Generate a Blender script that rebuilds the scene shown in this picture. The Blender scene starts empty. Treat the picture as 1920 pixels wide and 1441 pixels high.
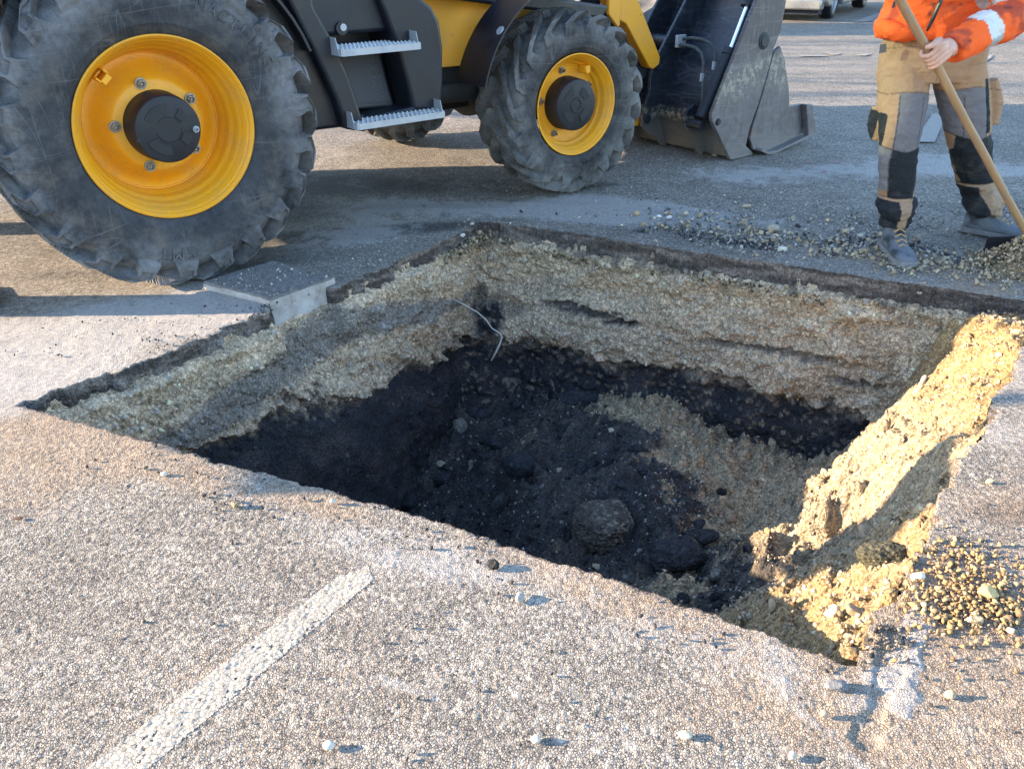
import bpy, bmesh, math, random
import numpy as np
from mathutils import Vector, Matrix
R_=math.radians
rng=np.random.default_rng(7); random.seed(7)
scene=bpy.context.scene; COL=scene.collection
# ---------------------------------------------------------------- camera
CAM_H=1.3846; PITCH=.4883; ROLL=-.010; FPX=1593.2
def cam_axes():
    cp,sp=math.cos(PITCH),math.sin(PITCH)
    f=np.array([0,cp,-sp]); u=np.array([0,sp,cp]); r=np.array([1.,0,0]); c,s=math.cos(ROLL),math.sin(ROLL)
    return c*r+s*u, -s*r+c*u, f
CR,CU,CF=cam_axes()
cd=bpy.data.cameras.new('camera'); cam=bpy.data.objects.new('camera',cd); COL.objects.link(cam)
cd.sensor_width=36; cd.lens=36*FPX/1920; cd.clip_start=.05; cd.clip_end=2000
m=Matrix.Identity(4)
for i in range(3):
    m[i][0]=CR[i]; m[i][1]=CU[i]; m[i][2]=-CF[i]
m[2][3]=CAM_H; cam.matrix_world=m; scene.camera=cam
# ---------------------------------------------------------------- light
SUN_EL=R_(16.5); SUN_AZ=np.array([-1.0,.0]); SUN_AZ/=np.linalg.norm(SUN_AZ)   # towards the sun
w=bpy.data.worlds.new('World'); scene.world=w; w.use_nodes=True
nt=w.node_tree; sky=nt.nodes.new('ShaderNodeTexSky'); sky.sky_type='NISHITA'; sky.sun_disc=False
sky.sun_elevation=SUN_EL; sky.sun_rotation=math.atan2(SUN_AZ[0],SUN_AZ[1]); sky.air_density=1.0; sky.dust_density=.25; sky.ozone_density=2.2
bg=nt.nodes['Background']; nt.links.new(sky.outputs[0],bg.inputs[0]); bg.inputs[1].default_value=.15
sd=bpy.data.lights.new('sun','SUN'); sd.energy=4.1; sd.angle=R_(.5); sd.color=(1,.79,.56)
so=bpy.data.objects.new('sun',sd); COL.objects.link(so)
sv=Vector((SUN_AZ[0]*math.cos(SUN_EL),SUN_AZ[1]*math.cos(SUN_EL),math.sin(SUN_EL)))
so.rotation_euler=sv.to_track_quat('Z','Y').to_euler(); so.location=(-6,0,6)
vs=scene.view_settings; vs.view_transform='Standard'; vs.look='None'; vs.gamma=1; vs.exposure=2.42
scene.render.engine='CYCLES'
# ---------------------------------------------------------------- helpers
def ray(x,y): return CR*((x-960)/FPX)-CU*((y-720.5)/FPX)+CF
def gnd(x,y,z=0.0):
    v=ray(x,y); k=(z-CAM_H)/v[2]; return np.array([k*v[0],k*v[1],z])
def aty(x,y,Y):
    v=ray(x,y); k=Y/v[1]; return np.array([k*v[0],Y,CAM_H+k*v[2]])
def tag(o,label=None,cat=None,group=None,kind=None):
    if label:o['label']=label
    if cat:o['category']=cat
    if group:o['group']=group
    if kind:o['kind']=kind
    return o
def empty(name,loc,rz=0,**k):
    o=bpy.data.objects.new(name,None); COL.objects.link(o); o.location=loc; o.rotation_euler=(0,0,rz); o.empty_display_size=.1
    return tag(o,**k)
def mesh_obj(name,V,F,mat,parent=None,smooth=False,bevel=0,angle=35,seg=2,attrs=None,**k):
    me=bpy.data.meshes.new(name)
    V=np.asarray(V,dtype=np.float32)
    if isinstance(F,np.ndarray):
        n,c=F.shape; me.vertices.add(len(V)); me.vertices.foreach_set('co',V.ravel())
        me.loops.add(n*c); me.loops.foreach_set('vertex_index',F.astype(np.int32).ravel())
        me.polygons.add(n); me.polygons.foreach_set('loop_start',np.arange(0,n*c,c,dtype=np.int32)); me.update(calc_edges=True)
    else: me.from_pydata(V.tolist(),[],F); me.update()
    if smooth is True: me.polygons.foreach_set('use_smooth',np.ones(len(me.polygons),dtype=bool))
    if attrs:
        for an,a in attrs.items():
            a=np.asarray(a,dtype=np.float32)
            if a.ndim==1: t=me.attributes.new(an,'FLOAT','POINT'); t.data.foreach_set('value',a)
            else:
                if a.shape[1]==3: a=np.concatenate([a,np.ones((len(a),1),np.float32)],1)
                t=me.attributes.new(an,'FLOAT_COLOR','POINT'); t.data.foreach_set('color',a.ravel())
    o=bpy.data.objects.new(name,me); COL.objects.link(o)
    if mat: me.materials.append(mat)
    if parent: o.parent=parent
    if smooth=='auto':
        me.polygons.foreach_set('use_smooth',np.ones(len(me.polygons),dtype=bool))
        try: me.set_sharp_from_angle(angle=R_(angle))
        except Exception: pass
    if bevel:
        b=o.modifiers.new('bevel','BEVEL'); b.width=bevel; b.segments=seg; b.limit_method='ANGLE'; b.angle_limit=R_(40)
        me.polygons.foreach_set('use_smooth',np.ones(len(me.polygons),dtype=bool)); b.harden_normals=False
        try: me.set_sharp_from_angle(angle=R_(40))
        except Exception: pass
    return tag(o,**k)
class MB:
    def __init__(s): s.V=[]; s.F=[]
    def add(s,V,F):
        n=len(s.V); s.V+= [tuple(map(float,v)) for v in V]; s.F+=[[i+n for i in f] for f in F]; return s
    def box(s,a,b):
        (x0,y0,z0),(x1,y1,z1)=a,b
        return s.add([(x0,y0,z0),(x1,y0,z0),(x1,y1,z0),(x0,y1,z0),(x0,y0,z1),(x1,y0,z1),(x1,y1,z1),(x0,y1,z1)],
            [(0,3,2,1),(4,5,6,7),(0,1,5,4),(1,2,6,5),(2,3,7,6),(3,0,4,7)])
    def prism(s,P,y0,y1):   # profile in (x,z), extruded in y
        a=sum(P[i][0]*P[(i+1)%len(P)][1]-P[(i+1)%len(P)][0]*P[i][1] for i in range(len(P)))
        if a<0: P=P[::-1]
        n=len(P); V=[(x,y0,z) for x,z in P]+[(x,y1,z) for x,z in P]
        return s.add(V,[list(range(n)),list(range(2*n-1,n-1,-1))]+[[(i+1)%n,i,i+n,(i+1)%n+n] for i in range(n)])
    def strip(s,P,t,y0,y1):  # thin sheet following a profile
        P=np.array(P,float); d=np.gradient(P,axis=0); d/=np.linalg.norm(d,axis=1)[:,None]; nn=np.stack([-d[:,1],d[:,0]],1)
        return s.prism([tuple(p) for p in P]+[tuple(p) for p in (P+nn*t)[::-1]],y0,y1)
    def tube(s,pts,r,n=12,caps=True,e=1.0):
        pts=[Vector(p) for p in pts]; rs=r if hasattr(r,'__len__') else [r]*len(pts); k0=len(s.V); V=[];F=[]
        d=(pts[1]-pts[0]).normalized(); u=d.orthogonal().normalized()
        for i,p in enumerate(pts):
            t=(pts[min(i+1,len(pts)-1)]-pts[max(i-1,0)]).normalized(); u=(u-t*u.dot(t)).normalized(); v=t.cross(u)
            for j in range(n):
                a=2*math.pi*j/n; V.append(p+(u*math.cos(a)+v*math.sin(a)*e)*rs[i])
        for i in range(len(pts)-1):
            for j in range(n): F.append([i*n+j,i*n+(j+1)%n,(i+1)*n+(j+1)%n,(i+1)*n+j])
        if caps: F.append(list(range(n))[::-1]); F.append([(len(pts)-1)*n+j for j in range(n)])
        return s.add(V,F)
    def lathe(s,prof,n=64,c=(0,0,0),cap0=False,cap1=False,a0=0):  # prof (y,r) about the local y axis
        V=[];F=[]
        for (y,r) in prof:
            for j in range(n):
                a=a0+2*math.pi*j/n; V.append((c[0]+r*math.cos(a),c[1]+y,c[2]+r*math.sin(a)))
        for i in range(len(prof)-1):
            for j in range(n): F.append([i*n+j,(i+1)*n+j,(i+1)*n+(j+1)%n,i*n+(j+1)%n])
        if cap0: F.append([j for j in range(n)])
        if cap1: F.append([(len(prof)-1)*n+j for j in range(n)][::-1])
        return s.add(V,F)
    def build(s,name,mat,parent=None,**k): return mesh_obj(name,s.V,s.F,mat,parent,**k)
# numpy noise ------------------------------------------------------
def h3(i,j,k,s):
    n=(i*374761393+j*668265263+k*2147483647+s*1274126177)&0xffffffff
    n=((n^(n>>13))*1274126177)&0xffffffff; n=(n^(n>>16))&0xffffff
    return n.astype(np.float32)/np.float32(0xffffff)
def noise(P,s=0):
    P=np.asarray(P,float)
    if P.shape[1]==2: P=np.concatenate([P,np.zeros((len(P),1))],1)
    I=np.floor(P).astype(np.int64); f=P-I; f=f*f*(3-2*f); r=0
    for a in (0,1):
        wa=f[:,0] if a else 1-f[:,0]
        for b in (0,1):
            wb=f[:,1] if b else 1-f[:,1]
            for c in (0,1):
                wc=f[:,2] if c else 1-f[:,2]; r=r+wa*wb*wc*h3(I[:,0]+a,I[:,1]+b,I[:,2]+c,s)
    return r*2-1
def fbm(P,o=4,s=0,g=.5):
    P=np.asarray(P,float); a=1;r=0;t=0
    for i in range(o): r=r+a*noise(P*2**i,s+i*17); t+=a; a*=g
    return r/t
def voro(P,s=0,d=2):  # returns F1, F2, cell random
    P=np.asarray(P,float)
    I=np.floor(P).astype(np.int64); n=len(P); F1=np.full(n,9.);F2=np.full(n,9.);cr=np.zeros(n)
    for a in (-1,0,1):
        for b in (-1,0,1):
            for c in ((-1,0,1) if d==3 else (0,)):
                i=I[:,0]+a;j=I[:,1]+b;k=(I[:,2]+c) if d==3 else np.zeros(n,np.int64)
                q=(i+h3(i,j,k,s)-P[:,0])**2+(j+h3(i,j,k,s+1)-P[:,1])**2
                if d==3:q=q+(k+h3(i,j,k,s+2)-P[:,2])**2
                q=np.sqrt(q); cl=q<F1; F2=np.where(cl,F1,np.minimum(F2,q)); cr=np.where(cl,h3(i,j,k,s+5),cr); F1=np.where(cl,q,F1)
    return F1,F2,cr
def sst(a,b,x):
    t=np.clip((x-a)/(b-a),0,1); return t*t*(3-2*t)
def gridF(nu,nv,wrap_u=False):
    nu_=nu if wrap_u else nu-1
    i,j=np.meshgrid(np.arange(nu_),np.arange(nv-1),indexing='ij'); i2=(i+1)%nu
    return np.stack([i*nv+j,i2*nv+j,i2*nv+j+1,i*nv+j+1],-1).reshape(-1,4)
# materials ----------------------------------------------------------
class NT:
    def __init__(s,name):
        s.m=bpy.data.materials.new(name); s.m.use_nodes=True; s.t=s.m.node_tree; s.b=s.t.nodes['Principled BSDF']
        s.tc=s.t.nodes.new('ShaderNodeTexCoord')
    def n(s,typ,**k):
        x=s.t.nodes.new('ShaderNode'+typ)
        for a,v in k.items(): setattr(x,a,v)
        return x
    def l(s,a,b): s.t.links.new(a,b)
    def set(s,node,**k):
        for a,v in k.items():
            i=node.inputs[a.replace('_',' ')]
            if hasattr(v,'is_linked') or hasattr(v,'links'): s.l(v,i)
            else: i.default_value=v
        return node
    def noise(s,scale,detail=4,rough=.6,vec=None,dist=0):
        x=s.n('TexNoise'); x.inputs['Scale'].default_value=scale; x.inputs['Detail'].default_value=detail; x.inputs['Roughness'].default_value=rough; x.inputs['Distortion'].default_value=dist
        s.l(vec or s.tc.outputs['Object'],x.inputs['Vector']); return x.outputs['Fac']
    def voro(s,scale,out='Distance',feature='F1',vec=None,rnd=1):
        x=s.n('TexVoronoi',feature=feature); x.inputs['Scale'].default_value=scale; x.inputs['Randomness'].default_value=rnd
        s.l(vec or s.tc.outputs['Object'],x.inputs['Vector']); return x.outputs[out]
    def map(s,f,a,b,c=0,d=1):
        x=s.n('MapRange'); x.clamp=True
        for i,v in enumerate((f,a,b,c,d)):
            if i==0: s.l(f,x.inputs[0])
            else: x.inputs[i].default_value=v
        return x.outputs[0]
    def math(s,op,a,b=None):
        x=s.n('Math',operation=op)
        for i,v in enumerate((a,b)):
            if v is None: continue
            if isinstance(v,(int,float)): x.inputs[i].default_value=v
            else: s.l(v,x.inputs[i])
        return x.outputs[0]
    def mix(s,f,a,b,mode='MIX'):
        x=s.n('Mix',data_type='RGBA',blend_type=mode)
        for i,v in ((0,f),(6,a),(7,b)):
            if isinstance(v,(int,float)): x.inputs[i].default_value=v
            elif isinstance(v,tuple): x.inputs[i].default_value=(*v[:3],1)
            else: s.l(v,x.inputs[i])
        return x.outputs[2]
    def attr(s,name,out='Fac'):
        x=s.n('Attribute'); x.attribute_name=name; return x.outputs[out]
    def bump(s,h,dist=.002,st=1.0,prev=None):
        x=s.n('Bump'); x.inputs['Strength'].default_value=st; x.inputs['Distance'].default_value=dist; s.l(h,x.inputs['Height'])
        if prev is not None: s.l(prev,x.inputs['Normal'])
        return x.outputs[0]
    def out(s,col,rough=.6,metal=0,nrm=None,spec=.5,sheen=0):
        b=s.b
        for nme,v in (('Base Color',col),('Roughness',rough),('Metallic',metal),('Specular IOR Level',spec)):
            if isinstance(v,tuple): b.inputs[nme].default_value=(*v[:3],1)
            elif isinstance(v,(int,float)): b.inputs[nme].default_value=v
            else: s.l(v,b.inputs[nme])
        if nrm is not None: s.l(nrm,b.inputs['Normal'])
        return s.m
def paint(name,c,rough=.4,dirt=(.3,.27,.22),amt=.35,scale=6,chip=None,bump=.0006,metal=0,spec=.5):
    t=NT(name); d=t.noise(scale,6,.65); d2=t.noise(scale*9,4,.7)
    f=t.map(t.math('ADD',t.math('MULTIPLY',d,.7),t.math('MULTIPLY',d2,.3)),.48,.72,0,amt)
    col=t.mix(t.noise(scale*.5,3),tuple(x*.88 for x in c),c); col=t.mix(f,col,dirt)
    if chip:
        cf=t.map(t.noise(scale*7,5,.7),.66,.69); col=t.mix(cf,col,chip)
    sp=t.map(t.voro(160),.0,.12,1,0); col=t.mix(t.math('MULTIPLY',sp,.35),col,dirt)
    return t.out(col,t.map(d,.3,.7,rough,min(1,rough+.3)),metal,t.bump(d2,bump),spec)
def scratched(t,scale=3,w=.02):  # thin scratch line mask
    r=None
    for k,(rx,ry,sc) in enumerate(((.3,.2,1),(1.2,.9,1.4),(2.1,.4,.8),(.8,2.2,1.9))):
        mp=t.n('Mapping'); t.l(t.tc.outputs['Object'],mp.inputs[0]); mp.inputs['Rotation'].default_value=(rx,ry+k,rx*k); mp.inputs['Scale'].default_value=(scale*sc,scale*sc*.10,scale*sc*.10) if k%2 else (scale*sc*.10,scale*sc*.1,scale*sc)
        nz=t.n('TexNoise'); nz.inputs['Scale'].default_value=1.6; nz.inputs['Detail'].default_value=.6; nz.inputs['Distortion'].default_value=.08; t.l(mp.outputs[0],nz.inputs[0])
        a=t.math('ABSOLUTE',t.math('SUBTRACT',nz.outputs[0],.5)); a=t.map(a,0,w*.35,1,0)
        r=a if r is None else t.math('MAXIMUM',r,a)
    return r
def rubber(name,c=(.017,.019,.023),dust=(.20,.195,.20),amt=.9,r0=.46,r1=.60):
    t=NT(name); a=t.noise(3.2,6,.7); b=t.noise(22,6,.75)
    f=t.map(t.math('ADD',t.math('MULTIPLY',a,.6),t.math('MULTIPLY',b,.4)),.36,.66,0,amt)
    sc=t.math('MULTIPLY',scratched(t,5,.022),t.map(t.noise(5,3),.42,.62))
    sc2=t.math('MULTIPLY',scratched(t,13,.03),t.map(t.noise(7,3),.5,.65))
    xy=t.n('SeparateXYZ'); t.l(t.tc.outputs['Object'],xy.inputs[0]); rad_=t.math('SQRT',t.math('ADD',t.math('MULTIPLY',xy.outputs['X'],xy.outputs['X']),t.math('MULTIPLY',xy.outputs['Z'],xy.outputs['Z'])))
    f=t.math('MULTIPLY',f,t.map(t.math('ADD',rad_,t.math('MULTIPLY',t.math('SUBTRACT',a,.5),.25)),r0,r1,.32,1.25)); col=t.mix(f,c,dust); col=t.mix(t.math('MULTIPLY',sc,.38),col,(.20,.205,.22)); col=t.mix(t.math('MULTIPLY',sc2,.25),col,(.20,.21,.22))
    col=t.mix(t.map(t.noise(9,5,.7),.5,.7,0,.55),col,(.13,.11,.09))
    return t.out(col,.82,0,t.bump(t.noise(60,5,.7),.0012,1.0),.3)
def vcol(name,rough=.9,bscale=400,bd=.002,var=.35,spec=.25,vs=85,vd=0):
    t=NT(name); c=t.attr('col','Color'); n=t.noise(bscale,5,.7); n2=t.noise(bscale*.22,4,.7)
    col=t.mix(1.0,c,t.mix(t.map(n,.3,.7),(1-var,)*3,(1+var,)*3),'MULTIPLY')
    if vd:
        de=t.voro(vs*1.25,feature='DISTANCE_TO_EDGE'); g_=t.map(t.noise(40,3),.42,.58); dk=t.map(de,.01,.13,.42,1.0)
        dk=t.math('ADD',t.math('MULTIPLY',dk,g_),t.math('SUBTRACT',1.0,g_)); col=t.mix(1.0,col,dk,'MULTIPLY')
        sp=t.n('SeparateColor'); t.l(t.voro(vs*1.25,'Color'),sp.inputs[0]); col=t.mix(1.0,col,t.map(sp.outputs[1],0,1,.68,1.30),'MULTIPLY')
        sp=t.n('SeparateColor'); t.l(t.voro(vs*2.9,'Color'),sp.inputs[0]); col=t.mix(1.0,col,t.map(sp.outputs[1],0,1,.72,1.26),'MULTIPLY')
    nm=t.bump(n,bd,1.0); nm=t.bump(n2,bd*3,.8,nm); nm=t.bump(t.voro(vs,rnd=1),vd,.9,nm) if vd else nm
    return t.out(col,rough,0,nm,spec)
# ================================================================ PIT OUTLINE
TOP=np.array([(-1.661,2.502),(-1.34,2.87),(-1.018,3.269),(-.777,3.534),(-.41,4.07),(-.167,4.50),(.12,4.40),(.896,3.985),(1.943,3.44),(2.25,3.27),(1.918,2.866),(1.40,2.19),(.952,1.596),(.725,1.326),(-.145,1.813)])
BOT=np.array([(-1.42,2.58),(-1.05,2.82),(-.78,3.12),(-.62,3.40),(-.45,3.86),(-.33,4.16),(.02,4.26),(.93,3.86),(1.93,3.34),(2.08,3.12),(1.80,2.78),(1.32,2.22),(.88,1.70),(.68,1.46),(-.14,1.87)])
def densify(P,step):
    out=[];idx=[]
    for i in range(len(P)):
        a,b=P[i],P[(i+1)%len(P)]; n=max(2,int(np.linalg.norm(b-a)/step))
        for j in range(n): out.append(a+(b-a)*j/n); idx.append(i+j/n)
    return np.array(out),np.array(idx)
TD,TI=densify(TOP,.006)
def botat(idx):
    i=idx.astype(int); f=(idx-i)[:,None]; return BOT[i]*(1-f)+BOT[(i+1)%len(BOT)]*f
BD=botat(TI)
SEG=np.concatenate([[0],np.cumsum(np.linalg.norm(np.roll(TD,-1,0)-TD,axis=1))])[:-1]
tang=np.roll(TD,-1,0)-np.roll(TD,1,0); tang/=np.linalg.norm(tang,axis=1)[:,None]
OUTN=np.stack([-tang[:,1],tang[:,0]],1)          # outline runs clockwise seen from above -> left side is outside
if ((TD[50]+OUTN[50]*.1-TD.mean(0))**2).sum()<((TD[50]-TD.mean(0))**2).sum(): OUTN=-OUTN
for _ in range(6): OUTN=(np.roll(OUTN,1,0)+OUTN+np.roll(OUTN,-1,0)); OUTN/=np.linalg.norm(OUTN,axis=1)[:,None]
rough_e=np.where(TI>=13,.7,np.where(TI<4,1.3,np.where(TI<9,1.0,1.3)))
EDGE=TD+OUTN*((fbm(TD*9,3,3)*.022+fbm(TD*45,3,9)*.018)*rough_e)[:,None]
SLW=sst(2.05,2.16,TI)*sst(3.02,2.9,TI)
EDGE=EDGE+OUTN*(.075*SLW)[:,None]
def inside_rows(xs,ys,poly):
    r=np.zeros((len(xs),len(ys)),bool); a=poly; b=np.roll(poly,-1,0)
    for j,y in enumerate(ys):
        c=(a[:,1]>y)!=(b[:,1]>y)
        if not c.any(): continue
        xc=a[c,0]+(y-a[c,1])*(b[c,0]-a[c,0])/(b[c,1]-a[c,1])
        r[:,j]=(np.searchsorted(np.sort(xc),xs)%2)==1
    return r
def inside(P,poly):
    a=poly; b=np.roll(poly,-1,0); r=np.zeros(len(P),bool)
    for i in range(0,len(P),4000):
        q=P[i:i+4000]; c=(a[None,:,1]>q[:,None,1])!=(b[None,:,1]>q[:,None,1])
        xc=a[None,:,0]+(q[:,None,1]-a[None,:,1])*(b-a)[None,:,0]/((b-a)[None,:,1]+1e-12)
        r[i:i+4000]=(c&(q[:,None,0]<xc)).sum(1)%2==1
    return r
def dist_poly(P,poly):
    o=np.zeros(len(P))
    for i in range(0,len(P),4000):
        q=P[i:i+4000]; o[i:i+4000]=np.sqrt(((q[:,None]-poly[None])**2).sum(2).min(1))
    return o
COARSE=TOP
def dseg(P,pts):
    r=np.full(len(P),1e9)
    for a,b in zip(pts[:-1],pts[1:]):
        a=np.array(a[:2]);b=np.array(b[:2]); d=b-a; t=np.clip(((P-a)@d)/(d@d),0,1); r=np.minimum(r,np.linalg.norm(P-a-t[:,None]*d,axis=1))
    return r
# ================================================================ GROUND SHEET
def axis(a,b,s,grow,lim):
    c=[a]; st=s
    while c[-1]<b: c.append(c[-1]+s)
    lo=[c[0]]; st=s
    while lo[-1]>-lim: st*=grow; lo.append(lo[-1]-st)
    hi=[c[-1]]; st=s
    while hi[-1]<lim: st*=grow; hi.append(hi[-1]+st)
    return np.array(lo[::-1][:-1]+c+hi[1:])
xs=axis(-1.40,1.40,.0034,1.0125,300)
ys=[.98]
while ys[-1]<300: ys.append(ys[-1]+(.0036 if ys[-1]<2.0 else .0036*(1+(ys[-1]-2.0)*1.9) if ys[-1]<9 else .0036*(1+7*1.9)*1.14**((ys[-1]-9)/2)))
lo=[.98]; st=.004
while lo[-1]>-300: st*=1.15; lo.append(lo[-1]-st)
ys=np.array(lo[::-1][:-1]+ys)
NX,NY=len(xs),len(ys)
gx,gy=np.meshgrid(xs,ys,indexing='ij'); G=np.stack([gx.ravel(),gy.ravel()],1)
near=(np.abs(G[:,0])<4.5)&(G[:,1]>.6)&(G[:,1]<10)
sp=np.maximum(np.gradient(xs)[:,None]+0*gy,np.gradient(ys)[None,:]+0*gx).ravel()
hg=np.full(len(G),.6); ag=np.full(len(G),.5)
Gn=G[near]
W2=Gn+np.stack([fbm(Gn*60,2,1),fbm(Gn*60,2,2)],1)*.0035
f1,f2,cr=voro(W2/.0080,11)
f1b,f2b,crb=voro(W2/.0050,41)
hh=np.clip(1-f1*1.25,0,1)**.6*(.45+.75*cr)
hh=np.maximum(hh,np.clip(1-f1b*1.3,0,1)**.6*(.2+.4*crb))
hg[near]=hh; ag[near]=np.where(f1<.62,cr,crb)
ag=(ag*7.31)%1.0
# dust, dirt, stains and broader dark patches on the asphalt
def blob(px,rx,ry,rot=0,P=G):
    c=gnd(*px)[:2]; q=P-c; a=R_(rot); u=(q[:,0]*math.cos(a)+q[:,1]*math.sin(a))/rx; v=(-q[:,0]*math.sin(a)+q[:,1]*math.cos(a))/ry
    return np.exp(-(u*u+v*v)*1.0)
dust=np.zeros(len(G)); stain_darken=np.zeros(len(G)); tand=np.zeros(len(G)); sm=near
P=Gn; dn=np.zeros(len(P)); sn=np.zeros(len(P)); tn=np.zeros(len(P))
for px,rx,ry,rot,s in [((120,640),.75,.36,40,1.15),((330,600),.35,.16,35,.9),((60,740),.5,.13,30,.6),((420,560),.35,.12,45,.8),((660,440),.35,.22,30,.55),((1000,395),.9,.16,-14,.9),((700,400),.5,.25,0,.35),
    ((1280,400),.5,.14,-20,.75),((1100,380),.45,.2,-10,.6),((1380,330),.35,.25,0,.5),((1560,320),.55,.22,0,.55),((1750,300),.5,.35,0,.45),((1870,320),.3,.12,0,.7),((640,310),.3,.8,20,.25),
    ((1850,800),.2,.18,0,.6),((1900,700),.15,.15,0,.8),((1790,960),.18,.14,0,.5),((1860,1060),.14,.12,0,.55),
    ((700,1010),.22,.1,-28,.40),((350,880),.7,.12,-28,.25),((1000,1100),.5,.12,-28,.25),((1300,1200),.35,.1,-28,.25),((900,1060),.15,.07,0,.5),((1500,1260),.3,.1,-28,.3),((1800,1350),.25,.2,0,.25)]:
    dn+=s*blob(px,rx,ry,rot,P)
for px,rx,ry,rot,s in [((150,860),.5,.22,20,.65),((600,940),.16,.05,-28,1.0),((240,850),.4,.07,-28,.7),((1250,1140),.45,.07,-28,.95),((1500,1230),.3,.07,-28,.7),((1600,1320),.09,.22,60,1.0),((1880,940),.2,.12,0,.5),
    ((1780,1110),.2,.12,30,1.1),((1700,1300),.25,.16,0,.5),((1850,1250),.2,.2,0,.35),((1500,1330),.3,.1,0,.35),((40,780),.3,.15,30,.4),((1650,480),.5,.14,-25,.8),((1850,540),.2,.12,0,.9),((1450,430),.5,.1,-25,.5)]:
    tn+=s*blob(px,rx,ry,rot,P)
for px,rx,ry,rot,s in [((720,430),.55,.10,12,1.3),((560,400),.5,.3,0,.6),((480,500),.4,.12,20,.5),((1000,360),.6,.12,-5,.35),((150,510),.7,.1,10,.35),((1880,960),.16,.09,0,.7),((1600,1290),.03,.03,0,.9),((850,385),.45,.05,0,1.3),((1000,375),.3,.03,-10,1.0),((700,345),1.0,.30,5,.75),((450,470),.8,.2,10,.5),((1150,345),.5,.10,0,.5),((600,330),.4,.2,20,.5),((1700,250),1.5,.9,0,.1)]:  # stain patches, with broad darkening of the ground under the loader
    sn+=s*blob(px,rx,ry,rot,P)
# streaks: plaster smear by the near right corner, brown tyre smear, pale rings
wig=fbm(P*14,3,77)*.02
L=lambda *p:[gnd(*q) for q in p]
smear=sst(.034,.020,dseg(P,L((1735,1120),(1715,1180),(1700,1230)))+wig)+sst(.030,.018,dseg(P,L((1672,1275),(1700,1300),(1690,1325)))+wig)+.7*sst(.03,.01,dseg(P,L((1640,1270),(1690,1262)))+wig)
dn+=1.5*smear
brown=sst(.03,.012,dseg(P,L((1690,1190),(1660,1280),(1620,1380)))+wig*.7); tn+=.9*brown; 
dn+=.55*sst(.016,.004,dseg(P,L((700,1262),(780,1290),(850,1312),(950,1330)))+wig*.6)+.4*sst(.02,.004,dseg(P,L((200,970),(262,1045),(330,1070)))+wig*.8)+.6*sst(.02,.004,dseg(P,L((1500,1330),(1570,1380),(1620,1441)))+wig)
tn+=.34*sst(3.3,2.3,P[:,1])*(.6+.8*np.clip(fbm(P*1.6,4,19)+.4,0,1)); n1=fbm(P*2.2,5,21); n2=fbm(P*16,4,22); n3=fbm(P*90,3,23)  # broad tan wash over the foreground, fading towards the back
dn=dn*(1+.9*sst(2.9,3.4,P[:,1])); dn=np.clip(sst(.22,1.05,dn*(1+.6*n1+.45*n2)+.10*n1+.26*n2+.30*n3),0,1)
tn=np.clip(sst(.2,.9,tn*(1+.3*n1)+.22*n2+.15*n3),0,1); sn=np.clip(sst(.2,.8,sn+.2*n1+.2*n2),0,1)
dust[near]=dn; tand[near]=tn; stain_darken[near]=sn
fillv=np.maximum(dust,tand*.8)
amp=.0031*sst(.030,.006,sp)+0.0
gz=np.zeros(len(G)); gz+=amp*(np.maximum(hg,np.maximum(dust*.42,tand*.22))-.55)
gz[near]+=fbm(P*1.3,3,5)*.006+ (n2*.0016+n3*.0010)*fillv[near]+n2*.0008
gz[near]+= -.006*brown+ .003*smear
gz-= .004
HOLE=inside_rows((xs[1:]+xs[:-1])/2,(ys[1:]+ys[:-1])/2,EDGE)
F=gridF(NX,NY); keep=~HOLE.ravel(); cells_kept=F[keep]; cells_cut=F[~keep]
bnd=np.intersect1d(np.unique(cells_kept),np.unique(cells_cut))
GV=np.concatenate([G,gz[:,None]],1)
q=GV[bnd,:2]
for i in range(0,len(bnd),1000):
    d=((q[i:i+1000,None]-EDGE[None])**2).sum(2); k=d.argmin(1); GV[bnd[i:i+1000],:2]=EDGE[k]
GV[bnd,2]-=.003
used=np.unique(cells_kept); rm=np.full(len(G),-1); rm[used]=np.arange(len(used))
t=NT('asphalt')
agg=t.attr('agg'); hgt=t.attr('hgt'); dst=t.attr('dust'); tnd=t.attr('tand'); stn=t.attr('stain_darken'); nr=t.attr('fine')
vc=t.voro(95,'Color'); sep=t.n('SeparateColor'); t.l(vc,sep.inputs[0]); rnd=sep.outputs[0]
rr=t.n('Mix',data_type='FLOAT'); t.l(nr,rr.inputs[0]); t.l(rnd,rr.inputs[2]); t.l(agg,rr.inputs[3]); rv=rr.outputs[0]
ramp=t.n('ValToRGB'); t.l(rv,ramp.inputs[0]); e=ramp.color_ramp.elements; e[0].color=(.24,.21,.185,1); e[1].color=(.56,.49,.405,1); e.new(.25).color=(.33,.292,.25,1); e.new(.7).color=(.42,.37,.31,1)
cv=t.map(hgt,.06,.34,.45,1.0); cf=t.n('Mix',data_type='FLOAT'); t.l(nr,cf.inputs[0]); t.l(t.map(t.voro(110),.3,.62,1,.62),cf.inputs[2]); t.l(cv,cf.inputs[3])
col=t.mix(1.0,ramp.outputs[0],cf.outputs[0],'MULTIPLY')
nzv=t.n('TexNoise'); nzv.inputs['Scale'].default_value=160; t.l(t.tc.outputs['Object'],nzv.inputs['Vector']); vm=t.n('VectorMath',operation='SCALE'); t.l(nzv.outputs['Color'],vm.inputs[0]); vm.inputs['Scale'].default_value=.006
va=t.n('VectorMath',operation='ADD'); t.l(t.tc.outputs['Object'],va.inputs[0]); t.l(vm.outputs[0],va.inputs[1])
de=t.voro(165,feature='DISTANCE_TO_EDGE',vec=va.outputs[0]); crev=t.map(de,.015,.14,.14,1.0); gate=t.map(t.noise(55,3),.38,.52,0,1); 
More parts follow.
